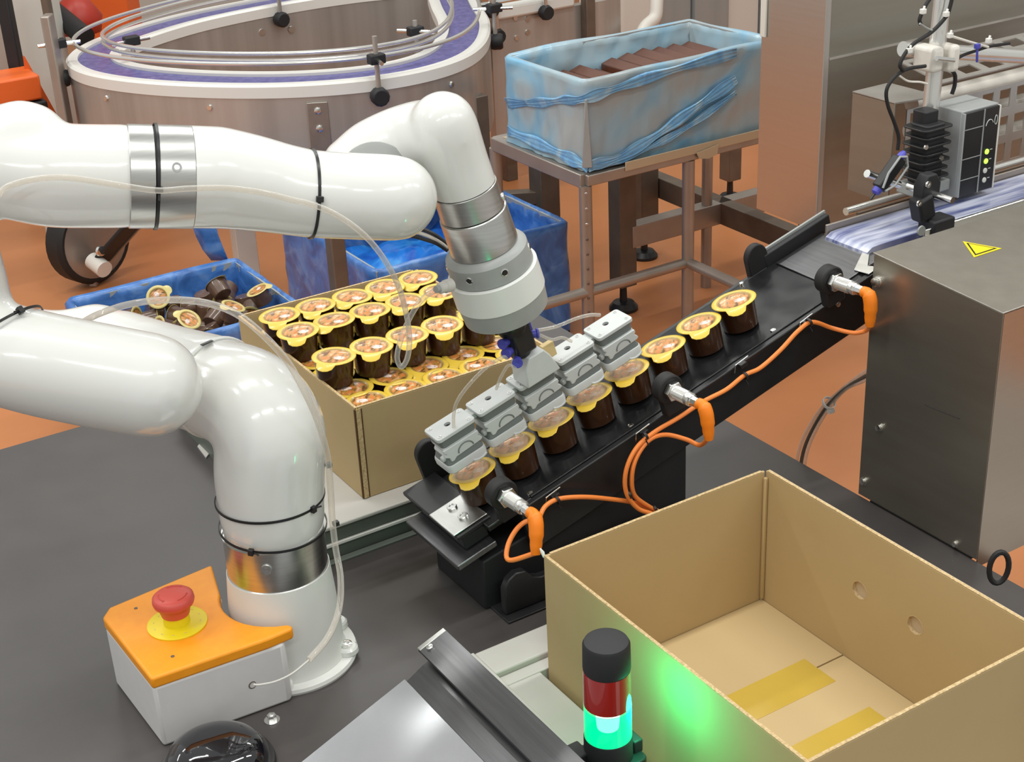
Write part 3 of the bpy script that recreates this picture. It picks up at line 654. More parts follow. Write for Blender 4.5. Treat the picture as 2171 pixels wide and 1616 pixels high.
# wedge neck from block to the centre unit
wz = [(-.030, .012), (.034, .012), (.024, .046), (.016, .060), (-.012, .060), (-.024, .044)]
obj('neck_wedge', MB().prism(wz, W0 + Tv * .012, (Tv, Nv, Yv), -.024, .020), 'gripper', gt, bevel=.002)
obj('beige_plug', MB().box(W0 + Tv * .052 + Nv * .030 + Yv * .012, (.022, .010, .026), CA), 'creamcap', gt, bevel=.001)
UL = .071; UW = .047; GY = .015
for i in range(5):
    o = L0 + Tv * (i * PITCH - .003) + Nv * .004
    def q(s, y, n): return o + Tv * s + Yv * (y + GY) + Nv * (n if n >= .0838 else .084 - (.084 - n) * .84)
    def raw(s, y, n): return o + Tv * s + Yv * (y + GY) + Nv * n
    zm = lambda n: n if n >= .0838 else .084 - (.084 - n) * .84
    pl = rrect(UL, UW, .006)
    top = obj('unit_top_plate', MB().prism(pl, raw(0, 0, 0), CA, .084, .090), 'gripper', gt, bevel=.0008)
    cut(top, MB().lathe(raw(-.002, .003, .082), Nv, [(0, .0055), (.012, .0055)], 20)) if i not in (2,) else None
    obj('port', MB().lathe(q(-.002, .003, .0842), Nv, [(0, .0050), (.0015, .0050), (.0015, 0)], 16), 'blackm', top)
    for sx, sy in ((-1, -1), (1, -1), (-1, 1), (1, 1)):
        obj('plate_screw', MB().lathe(q(sx * (UL / 2 - .008), sy * (UW / 2 - .008), .0901), Nv, [(-.001, .0034), (.0008, .0032), (.0008, .0018), (-.0004, .0016), (-.0004, 0)], 12), 'chrome', top)
    def block(name, prof, m, rad=.007, bev=.0008):
        rows = [[q(x, y, n_) for x, y in rrect(a, b, rad)] for n_, a, b in prof]
        mb = MB().grid(rows, closed=True); k = len(rows[0]); mb.f += [tuple(range(k - 1, -1, -1)), tuple((len(rows) - 1) * k + j for j in range(k))]
        return obj(name, mb, m, gt, smooth=30, bevel=bev)
    block('upper_band', [(.0838, .067, .043), (.067, .064, .041)], 'gripdk')  # upper and middle bands carry their shading as darker colour
    block('upper_body', [(.0668, .064, .042), (.060, .062, .042), (.058, .057, .042), (.053, .057, .042), (.048, .063, .042), (.044, .063, .042)], 'gripper', .005)
    block('middle_band', [(.0438, .061, .042), (.029, .069, .049)], 'gripdk')
    block('lower_body', [(.0288, .071, .051), (.024, .073, .053), (.012, .072, .054), (.0085, .066, .048)], 'gripper', .009)
    # waved front face plate with an embossed arc
    fpw = [(-.034, .0665), (.031, .0665), (.032, .060), (.029, .056), (.033, .051), (.035, .046), (.031, .043), (-.016, .040), (-.022, .035), (-.027, .036), (-.028, .045), (-.034, .050), (-.030, .056), (-.034, .060)]
    fp_ = obj('face_plate', MB().prism([(a_, zm(b_)) for a_, b_ in fpw], raw(0, -.0248, 0), (Tv, Nv, Yv), 0, .005), 'gripper', gt, smooth=30, bevel=.0012)
    arc = [q(.003 + .0140 * math.cos(a), -.0252, .0455 + .0140 * math.sin(a)) for a in [math.pi * j / 12 for j in range(13)]]
    obj('embossed_arc', MB().tube(arc, .0011, 6), 'gripdk', fp_)
    arc = [q(.020 + .016 * math.cos(a), -.0265, .022 + .012 * math.sin(a)) for a in [-2.6 + 1.9 * j / 10 for j in range(11)]]
    obj('lower_fillet', MB().tube(arc, .0020, 8), 'gripper', fp_)
    obj('side_notch', MB().lathe(q(-.034, -.010, .040), Tv * -1, [(-.004, .006), (.002, .005), (.003, .003), (.003, 0)], 14), 'gripper', gt)
    obj('suction_lip', MB().lathe(q(0, -.012, 0), Nv, [(-.0125, .0300), (-.0110, .0315), (-.004, .027), (.0045, .024), (.0040, .022), (-.0125, .028)], 36, closed=True), 'suction', gt, smooth=60)
    if i < 4:
        obj('link_block', MB().box(q(PITCH / 2, .008, .078), (PITCH - UL + .012, .022, .010), CA), 'gripper', gt, bevel=.001)
        obj('link_clip', MB().tube([q(.036, -.024, .012), q(.041, -.030, .014), q(.046, -.024, .010)], .0026, 8), 'suction', gt)

# ================================================================== CLEAR HOSES
def hose(name, pts, r, label, m='hose'):
    return tag(obj(name, MB().tube(spline(pts, 7), r, 12), m), label, 'hose')
hose('air_hose', [at(-60, 520, d=1.80), at(-5, 415, d=1.83), at(45, 386, d=1.845), at(130, 376, d=1.855), at(235, 390, d=1.872), at(330, 404, d=1.885), at(400, 400, d=1.90), at(480, 399, d=1.91), at(560, 409, d=1.925),
     at(620, 424, d=1.935), at(662, 434, d=1.94), at(712, 455, d=1.945), at(765, 492, d=1.95), at(808, 540, d=1.98), at(842, 600, d=2.03), at(860, 660, d=2.08), at(868, 715, d=2.12), at(864, 758, d=2.14), at(851, 778, d=2.15), at(842, 758, d=2.15), at(850, 720, d=2.14), at(872, 668, d=2.13), at(898, 632, d=2.13), at(930, 612, d=2.14)],
     .0040, 'clear hose lying along the white forearm and drooping over the cups')
fl = at(950, 606, d=2.145); fdv = (at(925, 614, d=2.13) - fl).normalized()
f_ = thing('hose_fitting', fl, 'pinkish grey hose fitting on the side of the wrist flange', 'fitting')
obj('fitting_body', MB().lathe(fl - fdv * .006, fdv, [(0, .010), (.012, .010), (.013, .0085), (.022, .0085), (.024, .006)], 20), 'tray', f_)
obj('fitting_collar', MB().lathe(fl + fdv * .018, fdv, [(0, .0055), (.006, .0055), (.006, .003)], 16), 'grayp', f_)
hose('air_hose', [at(165, 690, d=2.12), at(205, 668, d=2.08), at(270, 646, d=2.03), at(350, 636, d=1.99), at(430, 641, d=1.97), at(500, 665, d=1.96), at(560, 712, d=1.96), at(610, 768, d=1.97), at(645, 830, d=1.985), at(672, 890, d=2.02), at(694, 965, d=2.07), at(701, 1040, d=2.10), at(705, 1108, d=2.12), at(712, 1165, d=2.13), at(722, 1225, d=2.12), at(719, 1290, d=2.10), at(696, 1350, d=2.07), at(655, 1400, d=2.03)],
     .0048, 'thick clear hose arching over the white shoulder joint down to the base')
hose('signal_wire', [at(655, 1400, d=2.03), at(620, 1428, d=2.01), at(585, 1445, d=1.995), at(552, 1452, d=1.985), at(538, 1452, d=1.985)], .0015, 'thin pale wire entering the hole in the white stop box', 'tray')
hose('vacuum_hose', [W0 + Tv * .036 + Yv * -.008 + Nv * .086, at(1180, 692, y=1.765), at(1220, 676, y=1.765), at(1250, 668, y=1.765), at(1272, 668, y=1.765)], .0028, 'short clear hose running right from the valve block to the top gripper')
hose('vacuum_hose', [W0 + Tv * .036 + Yv * -.008 + Nv * .078, at(1170, 720, y=1.765), at(1192, 716, y=1.765), at(1212, 724, y=1.765)], .0025, 'short clear hose from the valve block to the fourth gripper')
hose('vacuum_hose', [W0 + Tv * -.032 + Yv * -.016 + Nv * .078, at(1065, 758, y=1.745), at(1030, 780, y=1.745), at(995, 815, y=1.75), at(970, 850, y=1.76), at(962, 880, y=1.768), cp(-.004, 1.773, .087)], .0028, 'clear hose running left from the valve block to the lowest gripper')
hose('vacuum_hose', [W0 + Tv * -.028 + Yv * -.026 + Nv * .060, at(1078, 775, y=1.745), at(1062, 800, y=1.75), at(1052, 825, y=1.768)], .0025, 'short clear hose from the valve block to the second gripper')

# ================================================================== EMERGENCY STOP BOX
t = thing('emergency_stop_box', (.51, 1.79, 0), 'white box with orange lid and red mushroom button beside the robot base', 'stop button box')
fpz = [(.421, 1.688), (.612, 1.677), (.619, 1.684), (.619, 1.692)] + [(BX + .094 * math.cos(math.radians(a)), BY + .094 * math.sin(math.radians(a))) for a in (243, 232, 222, 212, 202, 192, 182, 172, 162, 152, 142)] + [(.585, 1.905), (.430, 1.890), (.414, 1.872)]
obj('box_body', MB().prism(fpz, (0, 0, 0), XYZ, 0, .103), 'whitebox', t, bevel=.006, bseg=3, smooth=30)
rows = []
def ins(poly, k):
    c = V((.51, 1.79)); return [(c.x + (p[0] - c.x) * k, c.y + (p[1] - c.y) * k) for p in poly]
fq = [(.420, 1.687), (.590, 1.678), (.630, 1.680), (.634, 1.687)] + [(BX + .092 * math.cos(math.radians(a)), BY + .092 * math.sin(math.radians(a))) for a in (251, 240, 230, 220, 210, 200, 190, 180, 170, 160, 150)] + [(.60, 1.912), (.43, 1.893), (.413, 1.873)]
obj('orange_lid', MB().prism(fq, (0, 0, 0), XYZ, .101, .120), 'orange', t, bevel=.005, bseg=3, smooth=30)
bc = V((.508, 1.800, .1202))
bc = at(376, 1322, z=.1202)
obj('yellow_collar_plate', MB().lathe(bc, (0, 0, 1), [(0, .0), (0, .0435), (.0018, .0435), (.003, .041), (.003, 0)], 48), 'yellow', t)
obj('yellow_barrel', MB().lathe(bc, (0, 0, 1), [(.003, .0195), (.022, .0185)], 32), 'yellow', t)
obj('mushroom_button', MB().lathe(bc, (0, 0, 1), [(.018, .0), (.018, .0205), (.024, .022), (.033, .0235), (.036, .029), (.041, .0305), (.047, .0295), (.050, .026), (.0515, .018), (.052, 0)], 44), 'red', t, smooth=60)
for a0 in (30, 150, 270):
    pts = [bc + V((.020 * math.cos(math.radians(a)), .020 * math.sin(math.radians(a)), .0515)) for a in range(a0, a0 + 70, 10)]
    obj('embossed_arrow', MB().tube(pts, .0009, 6), 'red', t)
    p = pts[-1]; obj('embossed_arrow', MB().lathe(p, (0, 0, 1), [(-.0005, .003), (.0012, .001)], 3), 'red', t)
for a in range(0, 360, 30):
    p = bc + V((.034 * math.cos(math.radians(a)), .034 * math.sin(math.radians(a)), .0031))
    obj('plate_mark', MB().box(p, (.0035, .0012, .0003), (V((math.cos(math.radians(a + 90)), math.sin(math.radians(a + 90)), 0)), V((math.cos(math.radians(a)), math.sin(math.radians(a)), 0)), V((0, 0, 1)))), 'creamcap', t, smooth=0)
for u, v in ((288, 1290), (366, 1392)):
    obj('lid_screw_hole', MB().lathe(at(u, v, z=.1201), (0, 0, 1), [(-.001, .0028), (.0004, .0028), (.0004, 0)], 14), 'framed', t)
hp = at(535, 1452, y=1.681); hp.y = 1.6805
obj('cable_hole', MB().lathe(hp, (.04, -1, 0), [(-.002, .0062), (.0008, .0062), (.0012, .0048), (-.001, .0045), (-.001, 0)], 20), 'framed', t)
# screw standing on the table beside the box
p = at(577, 1528, z=0)
t = thing('table_screw', p, 'small silver flanged screw on the table before the stop box', 'screw')
obj('washer', MB().lathe(p, (0, 0, 1), [(0, .0), (0, .0115), (.0018, .0115), (.002, .006)], 24), 'chrome', t)
obj('hex_head', MB().lathe(p, (0, 0, 1), [(.002, .0068), (.010, .0068), (.010, .004), (.006, .0038), (.006, 0)], 6), 'chrome', t, smooth=20)
# glossy black dome
p = at(462, 1632, z=.0)
t = thing('black_dome', p, 'glossy black dome with a flat rim in front of the stop box', 'dome')
obj('dome_rim', MB().lathe(p, (0, 0, 1), [(0, 0), (0, .080), (.004, .081), (.010, .079), (.012, .070)], 72), 'black', t)
domem = mat('gloss_black', (.006, .006, .009), .05, coat=1.)
obj('dome_cap', MB().lathe(p, (0, 0, 1), [(.008, .074), (.022, .072), (.036, .062), (.045, .048), (.049, .030), (.050, 0)], 72), domem, t, smooth=180)
# white tag on the table behind the robot
p = at(438, 946, z=.0005); c_ = [at(433, 932, z=.0), at(455, 950, z=.0), at(437, 973, z=.0), at(419, 949, z=.0)]
tag(obj('paper_tag', MB().prism([(q_.x, q_.y) for q_ in c_], (0, 0, 0), XYZ, .0002, .003), 'tray'), 'small white tag lying on the table behind the robot column', 'tag')

# ================================================================== SIGNAL LAMP
TX, TY = .854, 1.214
def tz(u, v): return at(u, v, x=TX).z
zc = [at(u, v, x=TX).z for u, v in ((1278, 1352), (1280, 1412), (1283, 1487), (1286, 1553))]
t = thing('signal_lamp', (TX, TY, .0), 'stack light with black cap, red lens and lit green lens beside the carton', 'stack light')
zt_, zr, zg, zb = zc
obj('cap', MB().lathe((TX, TY, 0), (0, 0, 1), [(zr, .0295), (zr + .004, .0302), (zt_ - .005, .0296), (zt_ - .001, .0275), (zt_, .024), (zt_, 0)], 48), 'blackm', t)
obj('red_lens', MB().lathe((TX, TY, 0), (0, 0, 1), [(zg + .0015, .0300), (zr, .0298)], 48), 'redlens', t)
obj('lens_joint', MB().lathe((TX, TY, 0), (0, 0, 1), [(zg - .001, .0306), (zg + .0015, .0306)], 48), 'suction', t)
obj('green_lens', MB().lathe((TX, TY, 0), (0, 0, 1), [(zb, .0304), (zg - .001, .0302), (zg - .001, .029), (zb, .029)], 48), 'lamp_on', t)
obj('lamp_core', MB().lathe((TX, TY, 0), (0, 0, 1), [(zb + .004, .004), (zb + .012, .014), (zg - .001, .017)], 20), 'lampcore', t)
obj('collar', MB().lathe((TX, TY, 0), (0, 0, 1), [(.095, .0315), (zb - .002, .0312), (zb, .030)], 48), 'blackm', t)
obj('bracket', MB().prism(rrect(.078, .070, .010), (TX, TY, 0), XYZ, .0, .100), 'black', t, bevel=.002)
obj('bracket_ear', MB().box(V((TX - .042, TY + .018, .106)), (.034, .030, .014)), 'blackm', t, bevel=.002)
obj('bracket_ear', MB().box(V((TX + .034, TY - .004, .108)), (.014, .030, .020)), 'blackm', t, bevel=.002)
pl_ = bpy.data.lights.new('green_glow', 'POINT'); pl_.energy = .72; pl_.color = (.0, 1, .42); pl_.shadow_soft_size = .02; pl_.specular_factor = 0
po = bpy.data.objects.new('green_glow', pl_); COL.objects.link(po); po.location = (TX + .035, TY - .022, (zg + zb) / 2 + .008)

# ================================================================== OPERATOR CONSOLE (bottom)
t = thing('operator_console', (.66, 1.2, 0), 'slanted metal console with bright panel and dark edge bar at the bottom', 'console')
yy1 = 1.510; yy0 = .70
XZ = (V((1, 0, 0)), V((0, 0, 1)), V((0, 1, 0)))
obj('edge_bar', MB().prism([(.788, .0), (.788, .1505), (.745, .1345), (.745, .131), (.785, .146), (.785, .0)], (0, 0, 0), XZ, yy0, yy1), 'darksteel', t, smooth=0)
obj('body', MB().prism([(.784, 0), (.784, .128), (.745, .112), (.7185, .0965), (.54, .022), (.54, 0)], (0, 0, 0), XZ, yy0, yy1 - .008), 'darksteel', t, smooth=0)
obj('bright_panel', MB().prism([(.717, .1010), (.717, .0975), (.50, .0125), (.50, .016)], (0, 0, 0), XZ, yy0, yy1 - .006), 'panel', t, bevel=.001)
ec = [at(940, 1334, d=1.72), at(897, 1364, d=1.72)]
obj('end_cap', MB().prism([(.788, .151), (.745, .1352), (.745, .1312), (.788, .146)], (0, yy1 - .004, 0), XZ, 0, .008), 'alu', t, bevel=.0008)
bn = V((-.35, 0, .936)).normalized()
obj('cap_bolt', MB().lathe(V((.757, yy1 - .012, .1392)), bn, [(0, .0052), (.003, .005), (.004, .003), (.004, 0)], 16), 'chrome', t)

# ================================================================== STAINLESS GUARD BOX (right)
t = thing('stainless_guard', (2.0, 1.48, 0), 'large stainless steel guard box with a yellow warning triangle on top', 'machine guard')
gx0, gx1, gy0, gy1, gz1 = 1.690, 2.45, 1.346, 1.616, .457
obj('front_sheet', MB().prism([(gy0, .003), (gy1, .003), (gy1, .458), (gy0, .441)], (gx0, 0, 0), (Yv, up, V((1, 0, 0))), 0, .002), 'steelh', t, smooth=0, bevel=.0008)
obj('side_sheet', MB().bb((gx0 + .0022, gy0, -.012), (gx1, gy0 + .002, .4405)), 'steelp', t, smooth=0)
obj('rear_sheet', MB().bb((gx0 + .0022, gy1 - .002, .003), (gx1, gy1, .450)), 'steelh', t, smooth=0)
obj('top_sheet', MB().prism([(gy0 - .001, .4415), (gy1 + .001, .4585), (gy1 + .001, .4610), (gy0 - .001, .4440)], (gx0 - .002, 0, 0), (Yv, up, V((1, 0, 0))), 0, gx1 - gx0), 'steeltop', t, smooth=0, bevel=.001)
for u, v, r_ in ((1861, 597, .0085), (1866, 906, .0065), (1832, 1020, .0065), (2026, 1153, .005)):
    c = at(u, v, x=gx0); c.x = gx0
    o_ = obj('sheet_bolt', MB().lathe(c, (-1, 0, 0), [(0, r_ * 1.2), (.0015, r_ * 1.2), (.0016, r_), (r_, r_ * .9), (r_ * 1.05, r_ * .5), (r_ * 1.05, 0)], 18), 'chrome', t)
a = at(1960, 858, x=gx0); b = at(2035, 888, x=gx0)
obj('score_line', MB().tube([V((gx0 - .0003, a.y, a.z)), V((gx0 - .0003, b.y, b.z))], .0006, 5), 'blackink', t)
obj('bottom_gap', MB().bb((gx0 - .001, gy0 + .01, .0005), (gx0 + .012, gy1 - .03, .003)), 'blackink', t, smooth=0)
def on_top(u, v, h):
    sl = (.4610 - .4440) / (gy1 - gy0 + .002)
    P_ = at(u, v, z=.452)
    for _ in range(4): P_ = at(u, v, z=.4440 + sl * (P_.y - gy0) + h)
    return P_
tr = [on_top(2041, 512, .0004), on_top(2124, 527, .0004), on_top(2065, 546, .0004)]
cc = (tr[0] + tr[1] + tr[2]) / 3
def tri(name, k, h, m):
    p = [cc + (q_ - cc) * k for q_ in tr]; mb = MB(); mb.add([q_ + V((0, 0, h)) for q_ in p] + [q_ + V((0, 0, h - .0003)) for q_ in p], [(0, 1, 2), (5, 4, 3), (0, 3, 4, 1), (1, 4, 5, 2), (2, 5, 3, 0)]); return obj(name, mb, m, t, smooth=0)
tri('warning_sticker', 1.0, .0004, 'yellow'); tri('sticker_border', .78, .0007, 'blackink'); tri('sticker_field', .64, .0010, 'yellow')
obj('black_hose_loop', MB().tube([at(2118, 1204, d=2.16) + CR * (.014 * math.cos(a)) + CD * (.024 * math.sin(a)) + CF * .01 * math.sin(a) for a in [2 * math.pi * i / 20 for i in range(20)]], .0042, 8, closed=True), 'rubber', t)
# lower machine base seen past the table corner
t = thing('machine_base', (2.1, 1.05, FZ), 'grey machine base cabinet below the guard at the right edge', 'cabinet')
obj('cabinet_body', MB().bb((1.80, .55, FZ + .06), (2.4, 1.315, -.06)), 'frame', t, bevel=.004)
obj('plinth', MB().bb((1.83, .58, FZ), (2.37, 1.29, FZ + .06)), 'blackm', t, smooth=0)
# hose bundle between conveyor and guard
for k, (dx, col) in enumerate(((0, 'hose'), (10, 'framed'), (18, 'hose'))):
    pts = [at(1684 + dx, 1040, x=1.705), at(1686 + dx, 1000, x=1.705), at(1694 + dx, 955, x=1.71), at(1712 + dx, 912, x=1.715), at(1745 + dx * .8, 863, x=1.72), at(1785 + dx * .4, 826, x=1.72), at(1828, 793 + dx * .9, x=1.72), at(1860, 776 + dx, x=1.73)]
    tag(obj('pneumatic_hose', MB().tube(spline(pts, 6), .0034, 10), col), ['clear hose of the bundle left of the guard, outermost', 'dark hose in the middle of the bundle left of the guard', 'clear hose of the bundle left of the guard, nearest the guard'][k], 'hose', 'hoses left of the guard')
p = at(1757, 855, x=1.72); ax_ = (at(1785, 826, x=1.72) - at(1745, 870, x=1.72)).normalized()
mb = MB().lathe(p - ax_ * .002, ax_, [(0, .013), (.005, .013), (.005, .011), (0, .011)], 16, closed=True).box(p + CD * .014 + CR * .004, (.012, .008, .007))
tag(obj('cable_tie', mb, 'whitep'), 'white cable tie holding the hose bundle left of the guard', 'cable tie')

# ================================================================== INFEED BELT + HOOD (upper right)
t = thing('infeed_conveyor', (2.4, 1.79, .2), 'infeed conveyor with blue chain belt, reflections painted pale, feeding cups from the right', 'conveyor')
bn_ = 1.738; bf_ = 1.842; bzv = .405
prof = [(1.805, bzv - .034), (1.797, bzv - .022), (1.800, bzv - .008), (1.812, bzv - .001), (1.83, bzv), (3.4, bzv), (3.4, bzv - .034)]
def chain_mat():
    m = bpy.data.materials.new('chain_belt_gloss'); m.use_nodes = True; nt = m.node_tree; N = nt.nodes; L = nt.links; b = N['Principled BSDF']
    b.inputs['Roughness'].default_value = .22; b.inputs['Coat Weight'].default_value = .4
    tc = N.new('ShaderNodeTexCoord'); mp = N.new('ShaderNodeMapping'); mp.inputs['Scale'].default_value = (1.2, 14, 1); L.new(tc.outputs['Object'], mp.inputs[0])
    nz = N.new('ShaderNodeTexNoise'); nz.inputs['Scale'].default_value = 4; nz.inputs['Detail'].default_value = 3; L.new(mp.outputs[0], nz.inputs[0])
    cr = N.new('ShaderNodeValToRGB'); cr.color_ramp.elements[0].position = .38; cr.color_ramp.elements[0].color = (.10, .12, .27, 1); cr.color_ramp.elements[1].position = .62; cr.color_ramp.elements[1].color = (.52, .54, .66, 1)  # pale end of the ramp paints the belt's bright reflection into its colour
    L.new(nz.outputs[0], cr.inputs[0]); L.new(cr.outputs[0], b.inputs['Base Color']); return m
M['chain'] = chain_mat()
XZY = (V((1, 0, 0)), V((0, 0, 1)), V((0, 1, 0)))
obj('chain_belt', MB().prism(prof, (0, bn_, 0), XZY, 0, bf_ - bn_), 'chain', t, smooth=40)
obj('near_rail', MB().bb((1.93, bn_ - .010, bzv - .05), (3.4, bn_ - .002, bzv + .006)), 'chrome', t, bevel=.002)
obj('near_cover', MB().bb((1.95, 1.64, bzv - .02), (3.4, bn_ - .011, bzv - .012)), 'steeltop', t, bevel=.002)
obj('far_rail', MB().bb((1.805, bf_ + .003, bzv - .045), (3.4, bf_ + .008, bzv + .012)), 'frame', t, bevel=.001)
obj('belt_frame', MB().bb((1.83, bn_ + .002, bzv - .12), (3.4, bf_ - .002, bzv - .036)), 'steelh', t, smooth=0)
g0 = at(1793, 449, y=1.90); g1 = at(1945, 405, y=1.90)
gdv = (g1 - g0); 
obj('guide_bar', MB().rod(g0, g0 + gdv * 4.5, .0075, 14), 'bright', t)
obj('guide_wear_strip', MB().box(g0 + gdv * 2.3 + V((.0, -.012, -.012)), (gdv.length * 4.4, .006, .018), (gdv.normalized(), Yv, gdv.normalized().cross(Yv))), 'framed', t)
# black clamp block on the near side of the belt
c = at(1955, 440, y=1.745)
t = thing('rail_clamp', c, 'black plastic rail clamp with chrome screws standing over the blue belt', 'clamp')
obj('clamp_foot', MB().box(at(1985, 478, y=1.742), (.055, .040, .034)), 'blackm', t, bevel=.004)
obj('clamp_body', MB().box(at(1955, 440, y=1.750), (.036, .030, .045), (Tv, Yv, Nv)), 'blackm', t, bevel=.005)
obj('clamp_head', MB().prism([(-.022, -.02), (.022, -.02), (.024, .012), (.012, .030), (-.010, .030), (-.022, .012)], at(1966, 402, y=1.752), XZY, -.010, .014), 'blackm', t, bevel=.003)
for u, v in ((1967, 391), (1948, 431)): obj('clamp_screw', MB().lathe(at(u, v, y=1.738), (0, -1, 0), [(0, .0062), (.003, .006), (.003, .003), (.001, .0025), (.001, 0)], 16), 'chrome', t)
obj('foot_disc', MB().lathe(at(1952, 489, y=1.720), (0, -1, 0), [(0, .0095), (.003, .009), (.003, 0)], 20), 'grayp', t)
obj('clamp_pin', MB().rod(at(1925, 395, y=1.80), at(2020, 425, y=1.70), .0065, 12), 'chrome', t)

# big stainless hood behind the belt
HX, HY = 2.120, 2.20
t = thing('stainless_hood', (2.9, 2.5, .232), 'tall brushed stainless machine hood behind the sensor and belt', 'machine hood')
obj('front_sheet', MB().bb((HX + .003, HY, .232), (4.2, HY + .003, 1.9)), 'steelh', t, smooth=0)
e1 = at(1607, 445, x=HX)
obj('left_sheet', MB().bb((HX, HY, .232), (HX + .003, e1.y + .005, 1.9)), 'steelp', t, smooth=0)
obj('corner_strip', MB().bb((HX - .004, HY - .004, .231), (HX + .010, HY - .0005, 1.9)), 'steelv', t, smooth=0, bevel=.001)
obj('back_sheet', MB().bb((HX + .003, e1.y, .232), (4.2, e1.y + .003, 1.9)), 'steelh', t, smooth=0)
obj('bottom_sheet', MB().bb((HX + .003, HY + .003, .232), (4.2, e1.y, .235)), 'framed', t, smooth=0)
obj('joint_trim', MB().bb((HX + .012, HY - .003, .80), (4.2, HY - .0002, .812)), 'steelv', t, smooth=0)
obj('joint_trim', MB().bb((HX + .012, HY - .003, .60), (4.2, HY - .0002, .604)), 'steelv', t, smooth=0)
obj('edge_tab', MB().bb((HX - .006, e1.y - .012, .62), (HX - .0005, e1.y + .004, .70)), 'cream', t, bevel=.001)

# perforated stainless frame right of the hood face
t = thing('perforated_frame', (2.75, 2.05, .42), 'stainless machine frame with rows of square holes and rollers at the right edge', 'machine frame')
fl_ = at(1846, 205, y=2.05)
X0 = fl_.x
def perf(name, o, ax, W, H, nx, ny, hw, hh, th, m='steelv'):
    """sheet with a regular grid of real openings"""
    mb = MB(); px = W / nx; py = H / ny; 
    for j in range(ny + 1):
        y0_ = 0 if j == 0 else j * py - (py - hh) / 2; y1_ = H if j == ny else j * py + (py - hh) / 2
        mb.box(o + ax[0] * W / 2 + ax[1] * (y0_ + y1_) / 2, (W, y1_ - y0_, th), ax)
    for i in range(nx + 1):
        x0_ = 0 if i == 0 else i * px - (px - hw) / 2; x1_ = W if i == nx else i * px + (px - hw) / 2
        for j in range(ny): mb.box(o + ax[0] * (x0_ + x1_) / 2 + ax[1] * (j + .5) * py, (x1_ - x0_, hh, th), ax)
    return obj(name, mb, m, t, smooth=0)
ztop = fl_.z
obj('end_cheek', MB().bb((X0, 1.985, ztop - .205), (X0 + .003, 2.10, ztop)), 'steelh', t, bevel=.001)
obj('top_lip', MB().prism([(0, 1.985), (.10, 1.965), (.10, 2.1), (0, 2.1)], (X0, 0, ztop), XYZ, -.002, .001), 'steelv', t, smooth=0)
fo = at(1898, 300, y=2.00)
perf('side_grid', V((X0 + .05, 2.0, ztop - .20)), (V((1, 0, 0)), up, V((0, -1, 0))), .62, .175, 12, 3, .032, .040, .003)
sl = (V((.30, .95, .10))).normalized()
perf('top_grid', V((X0 + .14, 1.995, ztop + .012)), (V((1, 0, .0)), V((0, .98, .18)).normalized(), V((0, -.18, .98)).normalized()), .55, .12, 8, 2, .046, .034, .003)
for k in range(3): obj('roller', MB().rod(V((X0 + .1, 2.035, ztop - .03 - k * .058)), V((X0 + .7, 2.035, ztop - .03 - k * .058)), .019, 20), 'cream', t)
for xx in (.20, .34, .48): obj('upright_tube', MB().rod(V((X0 + xx, 1.96, ztop - .33)), V((X0 + xx, 1.96, ztop - .20)), .008, 12), 'chrome', t)
obj('lower_tube', MB().rod(V((X0 + .10, 1.96, ztop - .285)), V((X0 + .75, 1.96, ztop - .265)), .009, 12), 'chrome', t)

# sensor stand: vertical post, cross tube, clamp
t = thing('sensor_stand', at(1990, 130, y=1.86), 'chrome post with cross tube and white clamp holding the sensor unit', 'stand')
obj('vertical_post', MB().rod(at(1972, 240, y=1.86), at(2004, -60, y=1.86), .0155, 24), 'bright', t)
obj('post_end', MB().rod(at(1971, 262, y=1.86), at(1972, 240, y=1.86), .0125, 16), 'blackm', t)
obj('cross_tube', MB().rod(at(1914, 104, y=1.89), at(2240, 124, y=1.89), .0140, 24), 'bright', t)
obj('clamp_half', MB().box(at(1968, 123, y=1.855), (.030, .052, .046)), 'cream', t, bevel=.008, bseg=3)
obj('clamp_half', MB().box(at(2004, 120, y=1.850), (.026, .052, .050)), 'cream', t, bevel=.008, bseg=3)
obj('clamp_bolt', MB().rod(at(1986, 124, y=1.82), at(2022, 128, y=1.82), .0045, 10), 'chrome', t)
def cable(name, pts, y, r, m, label, group='wires round the sensor stand'):
    return tag(obj(name, MB().tube(spline([at(u, v, y=yy if (yy := (p[2] if len(p) > 2 else y)) else y) for p in pts for u, v in [p[:2]]], 6), r, 8), m), label, 'cable', group)
cable('black_cable', [(1984, -20), (1962, 12), (1950, 40), (1952, 52)], 1.835, .0035, 'rubber', 'short black cable at the top left of the post')
cable('black_cable', [(2022, -20), (2014, 15), (2006, 35), (1975, 68), (1938, 92), (1918, 115), (1908, 138), (1915, 150)], 1.828, .0035, 'rubber', 'black cable crossing the post and tied to the cross tube')
cable('black_cable', [(1962, 140), (1925, 146), (1898, 162), (1880, 190), (1882, 222), (1896, 260), (1905, 290), (1903, 318)], 1.830, .0034, 'rubber', 'black cable curving down from the clamp to the small blue sensor')
cable('grey_wire', [(1950, 50), (1965, 60), (1980, 66)], 1.828, .0020, 'grayp', 'thin grey wire end by the top of the post')
cable('grey_wire', [(1906, 160), (1925, 172), (1950, 174), (1966, 178)], 1.830, .0020, 'cream', 'thin pale wire looping left of the post')
cable('black_cable', [(2018, 132), (2040, 118), (2068, 108), (2100, 98), (2140, 92)], 1.840, .0030, 'rubber', 'black cable running right along the cross tube')
cable('grey_wire', [(2015, 76), (2040, 84), (2066, 92), (2095, 100)], 1.838, .0024, 'cream', 'pale wire along the cross tube right of the post')
cable('black_cable', [(2012, 145), (2024, 158), (2024, 180), (2018, 200)], 1.850, .0038, 'rubber', 'black cable dropping into the top of the sensor unit')
